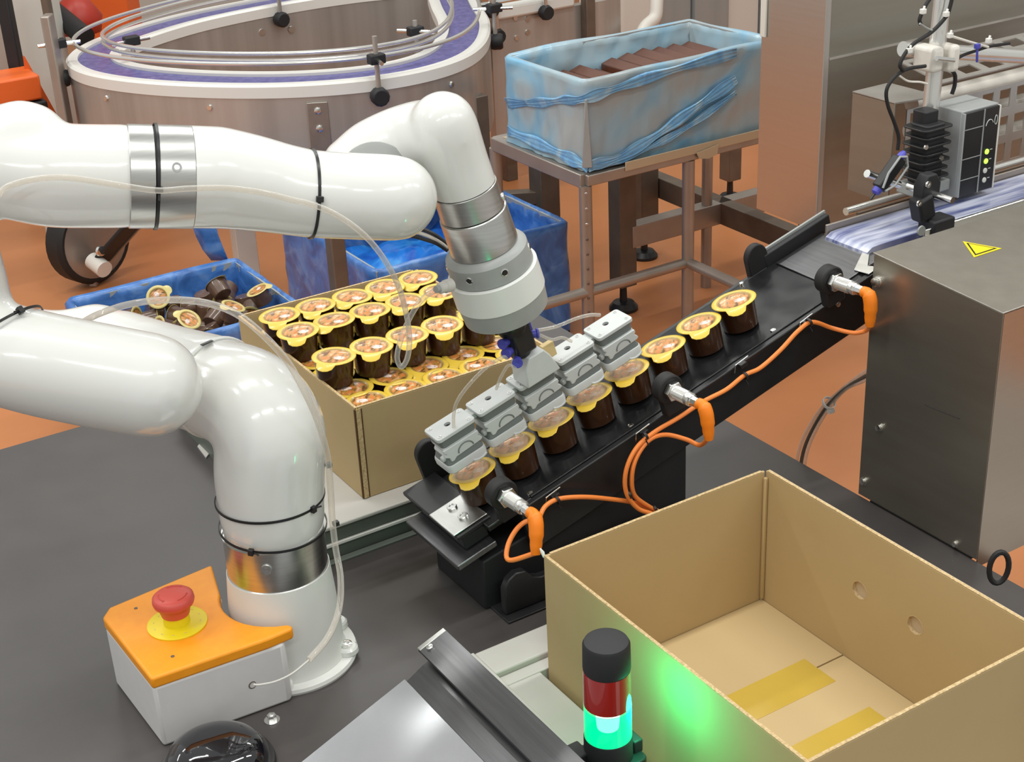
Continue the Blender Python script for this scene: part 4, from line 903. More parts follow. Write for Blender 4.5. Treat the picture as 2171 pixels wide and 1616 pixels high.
for i, (u, v, mm, l) in enumerate(((2006, 30, 'whitep', 'white cable tie high on the post'), (1957, 24, 'whitep', 'white cable tie left of the post top'), (1928, 107, 'whitep', 'white cable tie at the left end of the cross tube'), (2014, 75, 'whitep', 'white cable tie just right of the post'), (2072, 98, 'blue', 'blue cable tie on the cross tube'), (2096, 86, 'whitep', 'white cable tie standing on the cross tube'))):
    c = at(u, v, y=1.826); mb = MB().box(c, (.010, .008, .009)).rod(c, c + V((.003, 0, .009 if i != 4 else -.03)), .0025, 6)
    tag(obj('cable_tie', mb, mm, bevel=.001), l, 'cable tie')
# black finned holder + sensor unit
t = thing('sensor_unit', at(2050, 410, y=1.83), 'grey and black sensor controller with lit green indicators above the belt', 'sensor controller')
bxl = at(2032, 240, y=1.83); 
A0 = at(2033, 414, y=1.800); A1 = at(2103, 398, y=1.80); A2 = at(2108, 226, y=1.80)
ux = V((A1.x - A0.x, 0, 0)); w_u = ux.length; h_u = A2.z - A1.z; z0u = A1.z
obj('front_body', MB().bb((A0.x, 1.800, z0u), (A1.x, 1.806, z0u + h_u)), 'black', t, bevel=.0015)
obj('grey_case', MB().bb((A0.x - .004, 1.8065, z0u - .002), (A1.x + .003, 1.885, z0u + h_u + .003)), 'grayc', t, bevel=.002)
obj('case_edge', MB().bb((A1.x - .0005, 1.799, z0u), (A1.x + .003, 1.8065, z0u + h_u)), 'cream', t, bevel=.0008)
obj('case_edge', MB().bb((A0.x - .004, 1.799, z0u), (A0.x - .0005, 1.8065, z0u + h_u)), 'grayc', t, bevel=.0008)
xm = A0.x + w_u * .54
obj('divider', MB().bb((xm - .001, 1.7985, z0u), (xm + .001, 1.800, z0u + h_u)), 'grayc', t, smooth=0)
for k in (.20, .45, .80): obj('panel_joint', MB().bb((A0.x, 1.7990, z0u + h_u * k), (xm - .001, 1.800, z0u + h_u * k + .0012)), 'grayc', t, smooth=0)
for k, (zz, mm) in enumerate(((.475, 'led'), (.36, 'led'), (.245, 'ledoff'), (.13, 'ledoff'))):
    c = V((A0.x + w_u * .72, 1.7990, z0u + h_u * zz))
    o_ = obj('indicator', MB().lathe(c, (0, -1, 0), [(-.0008, .0052), (.0008, .0050), (.0012, .003), (.0012, 0)], 18), mm, t)
    lab(o_, 'lit green indicator' if mm == 'led' else 'unlit pale indicator')
    obj('indicator_mark', MB().bb((c.x + .008, 1.7988, c.z + .002), (c.x + .014, 1.7996, c.z + .0032)), 'whiteink', t, smooth=0)
a_ = [V((A0.x + w_u * .72 + .010 * math.cos(x), 1.7988, z0u + h_u * .78 + .013 * math.sin(x))) for x in [math.pi * .15 + 1.6 * math.pi * i / 14 * .5 for i in range(15)]]
obj('printed_arc', MB().tube(a_, .0008, 5), 'whiteink', t)
obj('printed_ring', MB().tube([V((A0.x + w_u * .90 + .0035 * math.cos(x), 1.7988, z0u + h_u * .84 + .009 * math.sin(x))) for x in [2 * math.pi * i / 14 for i in range(14)]], .0007, 5, closed=True), 'whiteink', t)
hb = at(1968, 320, y=1.83)
fz0 = at(1968, 372, y=1.83).z; fz1 = at(1968, 262, y=1.83).z
for k in range(7):
    zz = fz0 + (fz1 - fz0) * k / 6.5
    obj('cooling_fin', MB().prism(rrect(.078 if k % 2 == 0 else .070, .060, .012), (hb.x, 1.835, zz), XYZ, 0, .0035), 'black', t, bevel=.001)
obj('fin_core', MB().prism(rrect(.050, .044, .008), (hb.x, 1.835, fz0 - .01), XYZ, 0, fz1 - fz0 + .01), 'blackm', t, bevel=.002)
obj('post_socket', MB().prism(rrect(.034, .034, .004), (hb.x + .002, 1.845, fz1 - .012), XYZ, 0, .034), 'blackm', t, bevel=.002)
for u, v in ((1962, 312), (1995, 335)): obj('fin_screw', MB().lathe(at(u, v, y=1.803), (0, -1, 0), [(0, .0048), (.003, .0045), (.003, 0)], 14), 'chrome', t)
obj('lower_mount', MB().bb((hb.x - .035, 1.815, fz0 - .034), (hb.x + .050, 1.870, fz0 - .012)), 'grayp', t, bevel=.003)
# small angled sensor with blue ends
s0 = at(1908, 335, y=1.80); s1 = at(1862, 400, y=1.80); dv = (s1 - s0).normalized(); nv_ = dv.cross(Yv).normalized()
t = thing('angled_sensor', s1, 'small black angled sensor with blue connectors left of the sensor unit', 'sensor')
obj('sensor_case', MB().box((s0 + s1) / 2, ((s1 - s0).length, .020, .022), (dv, Yv, nv_)), 'black', t, bevel=.003)
obj('wire_guard', MB().tube([s0 + nv_ * q_ + Yv * -.012 + dv * k for q_, k in ((.0, -.006), (.017, .004), (.018, .045), (.006, .066))], .0022, 8), 'grayc', t)
obj('wire_guard', MB().tube([s0 + nv_ * q_ + Yv * -.012 + dv * k for q_, k in ((.0, -.006), (-.014, .004), (-.014, .040), (-.004, .066))], .0022, 8), 'grayc', t)
obj('blue_end', MB().lathe(s0, -dv, [(0, .008), (.008, .007), (.014, .004)], 14), 'blue', t)
obj('blue_end', MB().lathe(s1, dv, [(0, .009), (.009, .008), (.012, .004)], 14), 'blue', t)
obj('tip', MB().rod(s1 + dv * .010, s1 + dv * .024, .0025, 8), 'black', t)
obj('mount_rod', MB().rod(at(1838, 368, y=1.83), at(1905, 392, y=1.83), .0075, 14), 'chrome', t)

# ================================================================== CRATE ON RACK
kx0, kx1, ky0, ky1, kz0, kz1 = 2.515, 3.28, 3.630, 4.075, -.048, .215
def perim(x0, x1, y0, y1, r, n):
    p = []; W = x1 - x0 - 2 * r; H = y1 - y0 - 2 * r; tot = 2 * (W + H) + 2 * math.pi * r
    segs = [('l', (x0 + r, y0), (1, 0), W), ('c', (x1 - r, y0 + r), -90, r), ('l', (x1, y0 + r), (0, 1), H), ('c', (x1 - r, y1 - r), 0, r), ('l', (x1 - r, y1), (-1, 0), W), ('c', (x0 + r, y1 - r), 90, r), ('l', (x0, y1 - r), (0, -1), H), ('c', (x0 + r, y0 + r), 180, r)]
    for k in range(n):
        s = tot * k / n
        for sg in segs:
            ln = sg[3] if sg[0] == 'l' else math.pi / 2 * r
            if s <= ln or sg is segs[-1]:
                if sg[0] == 'l': p.append((V((sg[1][0] + sg[2][0] * s, sg[1][1] + sg[2][1] * s, 0)), V((sg[2][1], -sg[2][0], 0))))
                else:
                    a = math.radians(sg[2]) + s / r; d = V((math.cos(a), math.sin(a), 0)); p.append((V((sg[1][0], sg[1][1], 0)) + d * r, d))
                break
            s -= ln
    return p
def liner(name, x0, x1, y0, y1, zb, zt, depth, m, parent, amp=.008, r=.03, n=150, seed=0, lip=.006, droop=0, diag=0):
    P = perim(x0, x1, y0, y1, r, n); rows = []
    prof = [(0, f) for f in (0, .12, .24, .36, .48, .6, .72, .84, .93, .98)] + [('t', 0)] + [(1, f) for f in (.06, .2, .4, .6, .8, 1)]
    for kd, f in prof:
        row = []
        for p, d in P:
            nn = mnoise.noise(V((p.x * 9 + seed, p.y * 9, f * 3 if kd == 0 else 5 + f * 2)))
            n2 = mnoise.noise(V((p.x * 28 + p.y * 28 + seed, f * 7 if kd != 't' else 9, 3.1 + diag * (p.x + p.y) * 4)))
            tw = mnoise.noise(V((p.x * 3 + seed * 2, p.y * 3, 1.7)))
            zt2 = zt + .5 * droop * tw
            if kd == 0: z = zb + (zt2 - zb) * f; o = .004 + amp * (abs(nn) + .6 * abs(n2)) * (1 if f < .9 else .6)
            elif kd == 't': z = zt2 + .004; o = -.004
            else: z = zt2 - depth * f; o = -.014 - amp * (abs(nn) + .6 * abs(n2)) - .012 * f
            row.append(V((p.x, p.y, z)) + d * o)
        rows.append(row)
    return obj(name, MB().grid(rows, closed=True), m, parent, smooth=180)
t = thing('lined_crate', ((kx0 + kx1) / 2, (ky0 + ky1) / 2, kz0), 'grey crate wrapped in light blue plastic film, filled with brown slabs, on the rack', 'crate')
mb = MB()
for a, b in (((kx0, ky0, kz0), (kx0 + .012, ky1, kz1)), ((kx1 - .012, ky0, kz0), (kx1, ky1, kz1)), ((kx0 + .012, ky0, kz0), (kx1 - .012, ky0 + .012, kz1)), ((kx0 + .012, ky1 - .012, kz0), (kx1 - .012, ky1, kz1))): mb.bb(a, b)
mb.bb((kx0, ky0, kz0), (kx1, ky1, kz0 + .01))
obj('crate_body', mb, 'grayc', t, smooth=0)
liner('film_liner', kx0 - .004, kx1 + .004, ky0 - .004, ky1 + .004, kz0 - .018, kz1 + .004, .12, 'filmlight', t, amp=.016, r=.02, n=190, droop=.03, diag=1)
# twisted bands of gathered film
def band(pts, w, seed=0):
    pts = spline(pts, 8); rows = []
    for i, p in enumerate(pts):
        tn = (pts[min(i + 1, len(pts) - 1)] - pts[max(i - 1, 0)]).normalized(); out = V((-.55, -.83, 0)); s = tn.cross(out).normalized(); row = []
        for j in range(9):
            k = j / 8 - .5; row.append(p + s * (w * k * (1 + .3 * math.sin(i * .7 + seed))) + out * (.004 + .004 * math.sin(j * 2.4 + i * .25 + seed)))
        rows.append(row)
    return obj('film_band', MB().grid(rows), 'filmblue', t, smooth=180, solid=.001)
yb = ky0 - .022; xl = kx0 - .020
band([V((kx0 + .00, yb, kz0 + .005)), V((kx0 + .12, yb - .002, kz0 + .012)), V((kx0 + .27, yb, kz0 + .055)), V((kx0 + .42, yb - .002, kz0 + .115)), V((kx0 + .58, yb, kz0 + .175))], .030)
band([V((kx0 - .006, yb, kz0 - .002)), V((kx0 + .12, yb - .002, kz0 + .000)), V((kx0 + .27, yb, kz0 + .025)), V((kx0 + .42, yb - .002, kz0 + .070)), V((kx0 + .58, yb, kz0 + .13))], .020, 2)
band([V((xl, ky1 - .02, kz0 + .115)), V((xl - .002, ky0 + .25, kz0 + .150)), V((xl, ky0 + .10, kz0 + .188)), V((kx0 - .015, ky0 - .01, kz0 + .215)), V((kx0 + .10, yb, kz0 + .228)), V((kx0 + .30, yb, kz0 + .245)), V((kx0 + .58, yb, kz0 + .262))], .030, 1)
band([V((xl, ky1 - .02, kz0 + .02)), V((xl - .002, ky0 + .22, kz0 + .018)), V((xl, ky0 + .05, kz0 + .012)), V((kx0 - .01, yb, kz0 + .004))], .036, 3)
obj('corner_gather', MB().prism([(-.016, 0), (.016, 0), (.004, .215), (-.003, .215)], V((kx0 - .012, ky0 - .022, kz0 + .0)), (V((.83, -.55, 0)), up, V((.55, .83, 0))), -.006, .002), 'grayc', t, bevel=.002)
for i in range(11):
    x = kx0 + .05 + i * .066; zt2 = kz0 + .165 + .040 * (1 - abs(i - 7) / 7) + random.uniform(-.006, .006)
    if i in (4,): zt2 -= .022
    mb = MB().prism([(-.032, -.05), (.032, -.05), (.032, .026), (.014, .040), (-.030, .026)], (x, ky0 + .035, zt2 - .03), XZY, 0, ky1 - ky0 - .075)
    tag(obj('brown_slab', mb, 'choc', bevel=.003), f'glossy brown slab, {["first", "second", "third", "fourth", "fifth", "sixth", "seventh", "eighth", "ninth", "tenth", "eleventh"][i]} from the left in the blue-lined crate', 'chocolate slab', 'brown slabs in the crate')
obj('crate_fill_pad', MB().bb((kx0 + .014, ky0 + .014, kz0 + .011), (kx1 - .014, ky1 - .014, kz0 + .088)), 'choc', t, smooth=0)

t = thing('tubular_rack', (2.9, 3.9, FZ), 'welded stainless rack with square-tube legs carrying the film-wrapped crate', 'rack')
rz = kz0 - .018
def beam(n, a, b, s, m='frame', hh=None, p=None):
    a = V(a); b = V(b); d = (b - a).normalized(); q_ = d.cross(up); q_ = V((1, 0, 0)) if q_.length < .1 else q_.normalized()
    return obj(n, MB().box((a + b) / 2, ((b - a).length, s, hh or s), (d, q_, d.cross(q_))), m, p or t, bevel=.003)
rx0, rx1, ry0, ry1 = 2.495, 3.42, 3.610, 4.14
beam('top_rail', (rx0, ry0, rz - .022), (rx1, ry0, rz - .022), .035); beam('top_rail', (rx0, ry0, rz - .024), (rx0, ry1, rz - .024), .035, hh=.045)
beam('top_rail', (rx0, ry1, rz - .022), (rx1, ry1, rz - .022), .035); beam('top_rail', (rx1, ry0, rz - .022), (rx1, ry1, rz - .022), .035)
obj('top_board', MB().bb((rx0 + .02, ry0 + .02, rz - .016), (rx1 - .02, ry1 - .02, rz - .002)), 'cardt', t, smooth=0)
obj('card_strip', MB().bb((rx0 + .14, ry0 - .022, rz - .018), (rx1 - .1, ry0 - .018, rz + .012)), 'cardt', t, bevel=.002)
obj('torn_card_flap', MB().prism([(0, 0), (.09, .012), (.085, -.020), (.05, -.028), (.01, -.020)], (rx0 + .42, ry0 - .028, rz - .014), XZY, 0, .003), 'cardt', t, smooth=0)
l2x = at(1460, 330, y=ry0).x
for x, y in ((rx0, ry0), (l2x, ry0), (rx0, ry1), (rx1, ry0), (rx1, ry1)):
    obj('leg', MB().rod((x, y, FZ), (x, y, rz - .04), .0205, 14), 'frame', t)
zs = at(1460, 556, x=l2x, d=None).z if False else at(1460, 556, y=ry0).z
obj('stretcher', MB().rod((rx0 - .25, ry0, zs), (l2x, ry0, zs), .018, 14), 'frame', t)
obj('stretcher', MB().rod((l2x, ry0, zs), at(1580, 612, z=zs), .018, 14), 'frame', t)
for k in range(9):
    zz = rz - .06 - k * .05; obj('leg_rivet', MB().lathe(V((rx0 - .010, ry0 - .0185, zz)), V((-.5, -.85, 0)), [(0, .005), (.0015, .004), (.0015, 0)], 10), 'chrome' if k < 3 else 'framed', t)

# second heavy frame standing behind the rack
t = thing('stained_machine_frame', (3.3, 4.4, FZ), 'heavy stained steel machine frame with crossed beams on black levelling feet', 'frame')
def leg2(u, v, zt2, s=.075, nm='leg'):
    p = at(u, v, z=FZ)
    obj('levelling_foot', MB().lathe(p, (0, 0, 1), [(0, .0), (0, .055), (.012, .055), (.030, .040), (.034, .015), (.10, .013)], 24), 'black', t)
    obj('leg', MB().box(V((p.x, p.y, (FZ + .10 + zt2) / 2)), (s, s, zt2 - FZ - .10)), 'framed', t, bevel=.004); return p
pA = leg2(1322, 655, -.10); pB = leg2(1366, 545, -.10, .085); pC = leg2(1547, 425, -.1, .07)
zb_ = at(1330, 495, x=pA.x + .03).z
q0 = at(1332, 500, z=zb_); q1 = at(1800, 372, z=zb_); m1 = at(1374, 382, z=zb_); m2 = at(1790, 552, z=zb_)
beam('cross_beam', q0, q1, .06, 'frame', .085); beam('cross_beam', m1, m2, .06, 'framed', .085)
beam('top_beam', V((pA.x, pA.y, -.13)), V((pC.x, pA.y, -.13)), .06, 'framed'); beam('top_beam', V((pA.x, pA.y, -.13)), V((pA.x, pB.y + .3, -.13)), .06, 'framed')
t = thing('left_machine_frame', (2.9, 4.6, FZ), 'dark brown steel frame leg with black foot seen right of the wrist', 'frame')
pD = leg2(1162, 612, -.10, .085)
z3 = at(1120, 400, x=pD.x, d=None).z
beam('side_beam', V((pD.x - .5, pD.y + .30, z3)), V((pD.x, pD.y, z3)), .05, 'framed'); beam('side_beam', V((pD.x - .5, pD.y + .30, z3 - .25)), V((pD.x, pD.y, z3 - .25)), .05, 'framed')
obj('rear_leg', MB().bb((pD.x - .14, pD.y + .28, FZ), (pD.x - .06, pD.y + .36, -.12)), 'framed', t, bevel=.004)
obj('rear_leg', MB().bb((pD.x - .34, pD.y + .38, FZ), (pD.x - .26, pD.y + .46, -.12)), 'steelv', t, bevel=.004)

# ================================================================== BLUE-LINED BINS ON THE FLOOR
def bin_(x0, x1, y0, y1, zt2, m_in, label, name, fillz, amp=.012):
    t = thing(name, ((x0 + x1) / 2, (y0 + y1) / 2, FZ), label, 'bin')
    mb = MB()
    for a, b in (((x0, y0), (x0 + .014, y1)), ((x1 - .014, y0), (x1, y1)), ((x0 + .014, y0), (x1 - .014, y0 + .014)), ((x0 + .014, y1 - .014), (x1 - .014, y1))): mb.bb((a[0], a[1], FZ), (b[0], b[1], zt2))
    mb.bb((x0, y0, FZ), (x1, y1, FZ + .012)); obj('bin_body', mb, 'grayc', t, smooth=0)
    liner('outer_liner', x0 - .004, x1 + .004, y0 - .004, y1 + .004, FZ + .02, zt2 + .004, zt2 - fillz + .02, m_in, t, amp=amp, r=.03, n=150, seed=x0 * 7, droop=.02)
    obj('inner_base', MB().bb((x0 + .016, y0 + .016, FZ + .012), (x1 - .016, y1 - .016, fillz)), m_in if 'bright' not in label else 'binlight', t, smooth=0)
    return t
A_x0, A_x1, A_y0, A_y1, A_z = 1.100, 1.700, 4.06, 4.60, -.455
t = bin_(A_x0, A_x1, A_y0, A_y1, A_z, 'binblue', 'blue-lined bin holding loose rejected cups behind the filled carton', 'reject_bin', -.575)
obj('liner_corner', MB().grid([[at(405 + k * 17, 470, z=-.30) for k in range(4)], [at(415 + k * 16, 500, z=-.36) for k in range(4)], [at(430 + k * 15, 530, z=-.41) for k in range(4)], [at(448 + k * 12, 552, z=-.452) for k in range(4)]]), 'binblue', t, smooth=180, solid=.003)
t = bin_(1.99, 2.75, 4.10, 4.85, -.42, 'binblue', 'bin with bright blue crumpled liner behind the filled carton', 'blue_lined_bin', -.66, .018)
# crumpled bag inside the second bin
rows = []
for j in range(22):
    row = []
    for i in range(26):
        x = 2.01 + .72 * i / 25; y = 4.12 + .71 * j / 21
        h = -.60 + .13 * mnoise.noise(V((x * 4, y * 4, 0))) + .05 * mnoise.noise(V((x * 11, y * 11, 4))); e_ = min(i, 25 - i, j, 21 - j); h -= .0 if e_ > 0 else .05
        row.append(V((x, y, h)))
    rows.append(row)
obj('crumpled_bag', MB().grid(rows), 'binlight', t, smooth=60)
# loose cups
pts = []
tries = 0
while len(pts) < 96 and tries < 20000:
    tries += 1; x = random.uniform(A_x0 + .075, A_x1 - .075); y = random.uniform(A_y0 + .07, A_y1 - .075); lay = 0 if len(pts) < 48 else 1
    if lay == 1 and (x < 1.20): continue
    z = -.568 + lay * .050 + .03 * (x - A_x0)
    if all((V((x, y, z)) - p_).length > (.062 if lay == 0 else .058) for p_ in pts): pts.append(V((x, y, z)))
showl = {'flat': [], }
special = [((1.555, 4.375), (-.95, .25, .3), 'large pale-lidded cup facing the camera on top of the reject pile'), ((1.375, 4.47), (-.75, -.75, 2.0), 'pale-lidded cup tilted upright near the left of the reject pile'), ((1.640, 4.23), (-.35, -.1, 1.0), 'pale-lidded cup lying face up at the right end of the reject pile'), ((1.345, 4.19), (-.6, .3, 4.0), 'pale-lidded cup half buried at the front of the reject pile'), ((1.49, 4.17), (-.3, .3, 5.0), 'pale-lidded cup face up at the front right of the reject pile')]
for (x, y), rot, l in special:
    pts = [p_ for p_ in pts if not ((p_.x - x) ** 2 + (p_.y - y) ** 2 < .055 ** 2 and p_.z > -.54)]
    place_cup('dusty', (x, y, -.478), rot, l, 'rejected cups showing their lids')
for p_ in pts:
    a = random.uniform(0, 6.28); tl = random.choice((math.pi * random.uniform(.85, 1.1), random.uniform(1.1, 2.0)))
    q_ = V((0, 0, .025)); q_.rotate(Matrix.Rotation(a, 3, 'Z') @ Matrix.Rotation(tl, 3, 'X'))
    place_cup('dusty', p_ - q_ + V((0, 0, .033)), (tl, 0, a), 'dusty brown cup lying on its side in the blue-lined reject bin' if abs(tl - math.pi) > .6 else 'dusty brown cup upside down with its brown base showing in the reject bin', 'sideways cups in the reject bin' if abs(tl - math.pi) > .6 else 'upside down cups in the reject bin')
# posts standing behind the bins
def post(name, u, v, w_px, d, zt2, m, label, cat='post'):
    p = at(u, v, d=d); w_ = w_px * d / FPX
    tag(obj(name, MB().bb((p.x - w_ / 2, p.y - w_ / 2, FZ), (p.x + w_ / 2, p.y + w_ / 2, zt2)), m, bevel=.004, base=True), label, cat)
post('brown_post', 713, 540, 33, 4.62, -.02, 'framed', 'brown steel post standing in front of the bright blue liner')

# ================================================================== CURVED CONVEYOR (top left)
ZC = .05
cl = [at(u, v, z=ZC) for u, v in ((900, -34), (750, -20), (590, 4), (420, 38), (300, 72), (232, 100), (212, 126), (262, 148), (400, 163), (600, 166), (780, 153), (900, 128), (958, 95), (973, 52), (955, 12), (945, -22), (965, -48))]
cl = spline(cl, 8)
def offset(path, o, z):
    out = []
    for i, p in enumerate(path):
        d = (path[min(i + 1, len(path) - 1)] - path[max(i - 1, 0)]); d.z = 0; d.normalize(); n_ = V((-d.y, d.x, 0)); out.append(V((p.x, p.y, 0)) + n_ * o + V((0, 0, z)))
    return out
def sweep(path, prof):
    """prof: (offset, z) loop"""
    cols = [offset(path, o, z) for o, z in prof]; rows = [[c_[i] for c_ in cols] for i in range(len(path))]
    mb = MB().grid(rows, closed=True); k = len(prof); mb.f += [tuple(range(k)), tuple((len(rows) - 1) * k + j for j in range(k))]; return mb
cl_c = V((2.3, 5.5, ZC))
_a = offset(cl, 1, ZC)[len(cl) // 2]; _b = offset(cl, -1, ZC)[len(cl) // 2]; _s = 1 if (_a - cl_c).length > (_b - cl_c).length else -1
cl = offset(cl, _s * .022, ZC)
t = thing('curved_conveyor', (2.2, 5.1, FZ), 'curved stainless conveyor with purple chain belt and white edge rails', 'conveyor')
bw = .060; rw = .046
obj('chain_belt', sweep(cl, [(-bw, ZC - .004), (bw, ZC - .004), (bw, ZC - .02), (-bw, ZC - .02)]), 'purple', t, smooth=40)
for sgn in (-1, 1):
    obj('white_edge_rail', sweep(cl, [(sgn * (bw + .001), ZC + .006), (sgn * (bw + rw * .8), ZC + .008), (sgn * (bw + rw), ZC + .000), (sgn * (bw + rw), ZC - .040), (sgn * (bw + .001), ZC - .040)]), 'whitep', t, smooth=30)
    obj('side_skirt', sweep(cl, [(sgn * (bw + rw - .010), ZC - .041), (sgn * (bw + rw - .004), ZC - .041), (sgn * (bw + rw - .004), ZC - .36), (sgn * (bw + rw - .010), ZC - .36)]), 'steelv', t, smooth=30)
# belt plates across the chain (near part only is told apart)
for i in range(8, len(cl) - 8, 1):
    pass
# guide rails on both sides with their posts and black clamps
outer = offset(cl, -.0, 0)
def pathpt(u, v): 
    p = at(u, v, z=ZC); return min(range(len(cl)), key=lambda i: (cl[i] - p).length)
side = _s
for o_, z in ((side * (bw + .005), ZC + .075), (-side * (bw - .015), ZC + .060), (-side * (bw - .015), ZC + .085)):
    obj('guide_rod', MB().tube(offset(cl, o_, z), .0075, 10), 'bright', t)
def gpost(u, v, sgn, hgt=.15, rod=.12):
    i = pathpt(u, v); c_ = offset(cl, sgn * (bw + rw + .018), ZC)[i]; in_ = offset(cl, sgn * (bw - .02), ZC)[i]; nn = (c_ - in_).normalized()
    obj('guide_post', MB().rod(c_ + V((0, 0, -.06)), c_ + V((0, 0, hgt)), .009, 12), 'steelv', t)
    obj('clamp_knob', MB().lathe(c_ + V((0, 0, -.055)) - nn * .02, nn, [(0, .030), (.012, .034), (.040, .034), (.050, .028)], 12), 'blackm', t, bevel=.002)
    obj('rod_clamp', MB().box(c_ + V((0, 0, .080)), (.060, .040, .035)), 'blackm', t, bevel=.005)
    obj('cross_pin', MB().rod(c_ + V((0, 0, .078)) + nn * .075, in_ + V((0, 0, .078)), .0075, 10), 'chrome', t)
gpost(190, 128, side, .10); gpost(805, 175, side, .16); gpost(1000, 60, side, .12)
gpost(680, 40, -side, .16); gpost(870, 110, -side, .12); gpost(330, 120, -side, .08)
i = pathpt(655, 190); c_ = offset(cl, side * (bw + rw + .001), 0)[i]; i2 = cl[i + 1] - cl[i]; i2.normalize(); n_ = V((-i2.y, i2.x, 0)) * side
obj('steel_strap', MB().box(V((c_.x, c_.y, ZC - .17)), (.075, .006, .22), (i2, n_, up)), 'steeltop', t, bevel=.002)
for z in (-.09, -.155): obj('strap_bolt', MB().lathe(V((c_.x, c_.y, ZC + z)) + n_ * .003, n_, [(0, .014), (.006, .013), (.008, .008), (.008, 0)], 8), 'chrome', t)
for u, v in ((232, 200), (445, 218), (945, 175)):
    i = pathpt(u, v - 40); c_ = offset(cl, side * (bw + rw - .004), 0)[i]; i2 = (cl[i + 1] - cl[i]).normalized(); n_ = V((-i2.y, i2.x, 0)) * side
    obj('skirt_bolt', MB().lathe(V((c_.x, c_.y, ZC - .075)), n_, [(0, .011), (.008, .009), (.008, 0)], 8), 'chrome', t)
for u, v in ((470, 75), (510, 88), (528, 75), (555, 68), (618, 62)):
    i = pathpt(u + 40, 20); c_ = at(u, v, y=offset(cl, -side * (bw + rw + .0), 0)[i].y); 
    obj('skirt_bolt', MB().lathe(c_, (0, -1, 0), [(0, .016), (.006, .014), (.006, 0)], 14), 'chrome', t)
for p in (at(518, 520, d=5.9), at(955, 12, z=ZC)):
    obj('support_leg', MB().bb((p.x - .043, p.y - .03, FZ), (p.x + .043, p.y + .03, ZC - .37)), 'cream', t, bevel=.004)

# ================================================================== FAR BACKGROUND MACHINES
o0 = at(1040, 40, d=6.6); o1 = at(1330, 40, d=6.9)
t = thing('rear_straight_conveyor', (o0.x + .6, o0.y, FZ), 'brown-grey steel conveyor section with white rail behind the crate', 'conveyor')
obj('side_sheet', MB().bb((o0.x, o0.y, o0.z - .62), (o0.x + .72, o0.y + .05, o0.z - .01)), 'steelv', t, smooth=0)
obj('white_rail', MB().bb((o0.x - .2, o0.y - .02, o0.z - .01), (o0.x + .45, o0.y + .10, o0.z + .05)), 'whitep', t, bevel=.012)
obj('rail_rod', MB().rod((o0.x - .2, o0.y - .03, o0.z + .075), (o0.x + .5, o0.y - .03, o0.z + .075), .010, 10), 'chrome', t)
obj('dark_post', MB().bb((o0.x + .49, o0.y - .05, FZ), (o0.x + .54, o0.y - .002, o0.z + .2)), 'framed', t, bevel=.003)
obj('leg', MB().bb((o0.x + .08, o0.y + .05, FZ), (o0.x + .14, o0.y + .11, o0.z - .3)), 'framed', t, bevel=.003)
for u, v in ((1036, 20), (1152, 25), (1050, 75)):
    c = at(u, v, y=o0.y - .02); obj('clamp_knob', MB().lathe(c, (0, -1, 0), [(0, .030), (.02, .036), (.045, .030), (.045, 0)], 12), 'blackm', t, bevel=.002)
    obj('knob_post', MB().rod(c + V((0, -.02, 0)), c + V((0, -.02, .12)), .009, 10), 'chrome', t)
for u, v in ((1092, 38), (1118, 40), (1118, 68), (1095, 80)): obj('sheet_bolt', MB().lathe(at(u, v, y=o0.y), (0, -1, 0), [(0, .013), (.006, .012), (.006, 0)], 10), 'chrome', t)
w0 = at(1322, 100, d=7.6)
t = thing('steel_cabinet_row', (w0.x + .8, w0.y, FZ), 'row of tall stainless steel cabinets behind the crate', 'cabinet')
for k in range(7):
    x = w0.x + k * .235; obj('cabinet_panel', MB().bb((x + .004, w0.y + (k % 2) * .03, FZ + .1), (x + .231, w0.y + .4, 1.2)), 'cab' if k % 3 else 'cream', t, bevel=.004)
obj('plinth', MB().bb((w0.x, w0.y + .05, FZ), (w0.x + 1.64, w0.y + .38, FZ + .1)), 'steeltop', t, smooth=0)
tag(obj('white_pipe', MB().tube(spline([at(1394, -40, d=7.0), at(1392, 10, d=7.0), at(1388, 38, d=7.0), at(1368, 58, d=6.98), at(1352, 90, d=6.95)], 6), .032, 14), 'cream'), 'white pipe bending down behind the film-wrapped crate', 'pipe')
# left side
def slab(name, u0, u1, d, z0, z1, th, m, label, cat, v=60, group=None):
    a = at(u0, v, d=d); b = at(u1, v, d=d); c_ = (a + b) / 2; dx = V((b.x - a.x, b.y - a.y, 0)); W = dx.length; dx.normalize()
    o = obj(name, MB().box(V((c_.x, c_.y, (z0 + z1) / 2)), (W, th, z1 - z0), (dx, V((-dx.y, dx.x, 0)), up)), m, bevel=.006, base=True); return tag(o, label, cat, group)
slab('pale_column', 38, 128, 6.3, FZ, 1.6, .20, 'wall', 'wide pale grey machine column at the left edge', 'column', v=100)
slab('black_upright', 18, 44, 6.0, -.30, .35, .06, 'blackm', 'black upright of the lifting machine at the far left', 'post', v=120)
slab('copper_tube', 100, 116, 5.9, FZ, 1.5, .05, 'framed', 'brown tube standing beside the pale column', 'tube', v=60)
slab('copper_tube', 118, 137, 5.7, FZ, .25, .07, 'frame', 'thicker sleeve of brown tube left of the curved conveyor', 'tube', v=190)
slab('grey_cabinet', -60, 30, 6.8, FZ, .9, .5, 'wall', 'pale grey cabinet at the far left edge behind the upright', 'cabinet', v=100)
slab('orange_machine', 205, 285, 7.6, -.6, 1.1, .25, 'machorange', 'orange painted machine body behind the curved conveyor', 'machine', v=20)
t = thing('orange_truck', at(20, 190, d=6.1), 'orange and black lifting truck parts at the far left above the robot elbow', 'truck')
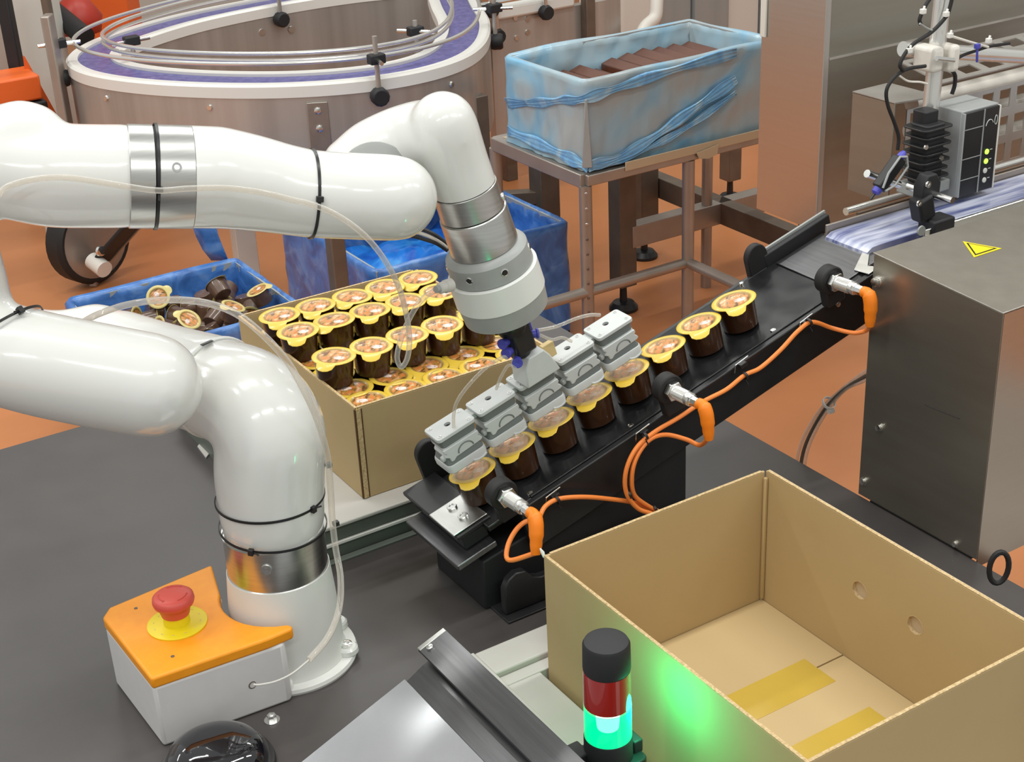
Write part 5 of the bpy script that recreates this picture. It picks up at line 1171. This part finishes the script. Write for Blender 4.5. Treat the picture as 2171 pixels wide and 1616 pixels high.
p = at(10, 185, d=5.9); obj('orange_cover', MB().box(p, (.24, .2, .10)), 'machorange', t, bevel=.01); obj('black_base', MB().box(p + V((0, 0, -.10)), (.26, .22, .09)), 'blackm', t, bevel=.01)
p = at(82, 190, d=6.0); obj('orange_wedge', MB().prism([(-.05, -.16), (.07, -.16), (-.03, .14)], p, XZY, 0, .03), 'machorange', t, smooth=0)
t = thing('red_hooded_arm', at(160, 40, d=6.6), 'red hood with thick black arm left of the curved conveyor', 'machine arm')
obj('red_hood', MB().lathe(at(165, 45, d=6.8), up, [(-.05, .10), (.02, .115), (.09, .07), (.14, 0)], 24), 'machred', t, smooth=180)
obj('black_arm', MB().rod(at(112, 22, d=6.5), at(180, 78, d=6.3), .045, 14), 'blackm', t)
obj('arm_pivot', MB().lathe(at(118, 32, d=6.45), (0, -1, 0), [(0, .03), (.02, .028), (.02, 0)], 16), 'chrome', t)
# caster of a truck below the forearm
p = at(190, 520, d=6.0); ctr_ = V((p.x, p.y, FZ + .19))
t = thing('truck_caster', (ctr_.x, ctr_.y, FZ), 'grey-hubbed black wheel with slanted black fork on the orange floor', 'caster')
ax_ = V((.35, -.94, 0)).normalized()
obj('tyre', MB().lathe(ctr_ - ax_ * .05, ax_, [(0, .165), (.012, .18), (.085, .18), (.10, .165), (.10, .155), (0, .155)], 36, closed=True), 'rubber', t)
obj('hub', MB().lathe(ctr_ - ax_ * .045, ax_, [(0, .0), (0, .1545), (.092, .1545), (.098, .06), (.098, 0)], 32), 'frame', t)
f0 = at(285, 470, d=5.75); f1 = at(205, 560, d=5.95); fdv_ = (f1 - f0).normalized(); fs = fdv_.cross(ax_).normalized()
obj('fork_arm', MB().box((f0 + f1) / 2, ((f1 - f0).length, .03, .085), (fdv_, ax_, fs)), 'blackm', t, bevel=.01)
obj('fork_edge', MB().box((f0 + f1) / 2 - fs * .045 + ax_ * .01, ((f1 - f0).length * .9, .02, .008), (fdv_, ax_, fs)), 'frame', t)
obj('fork_roller', MB().rod(at(196, 552, d=5.92), at(222, 572, d=5.88), .035, 18), 'cream', t)
obj('fork_pin', MB().lathe(at(212, 532, d=5.86), ax_, [(0, .022), (.01, .02), (.01, 0)], 18), 'chrome', t)
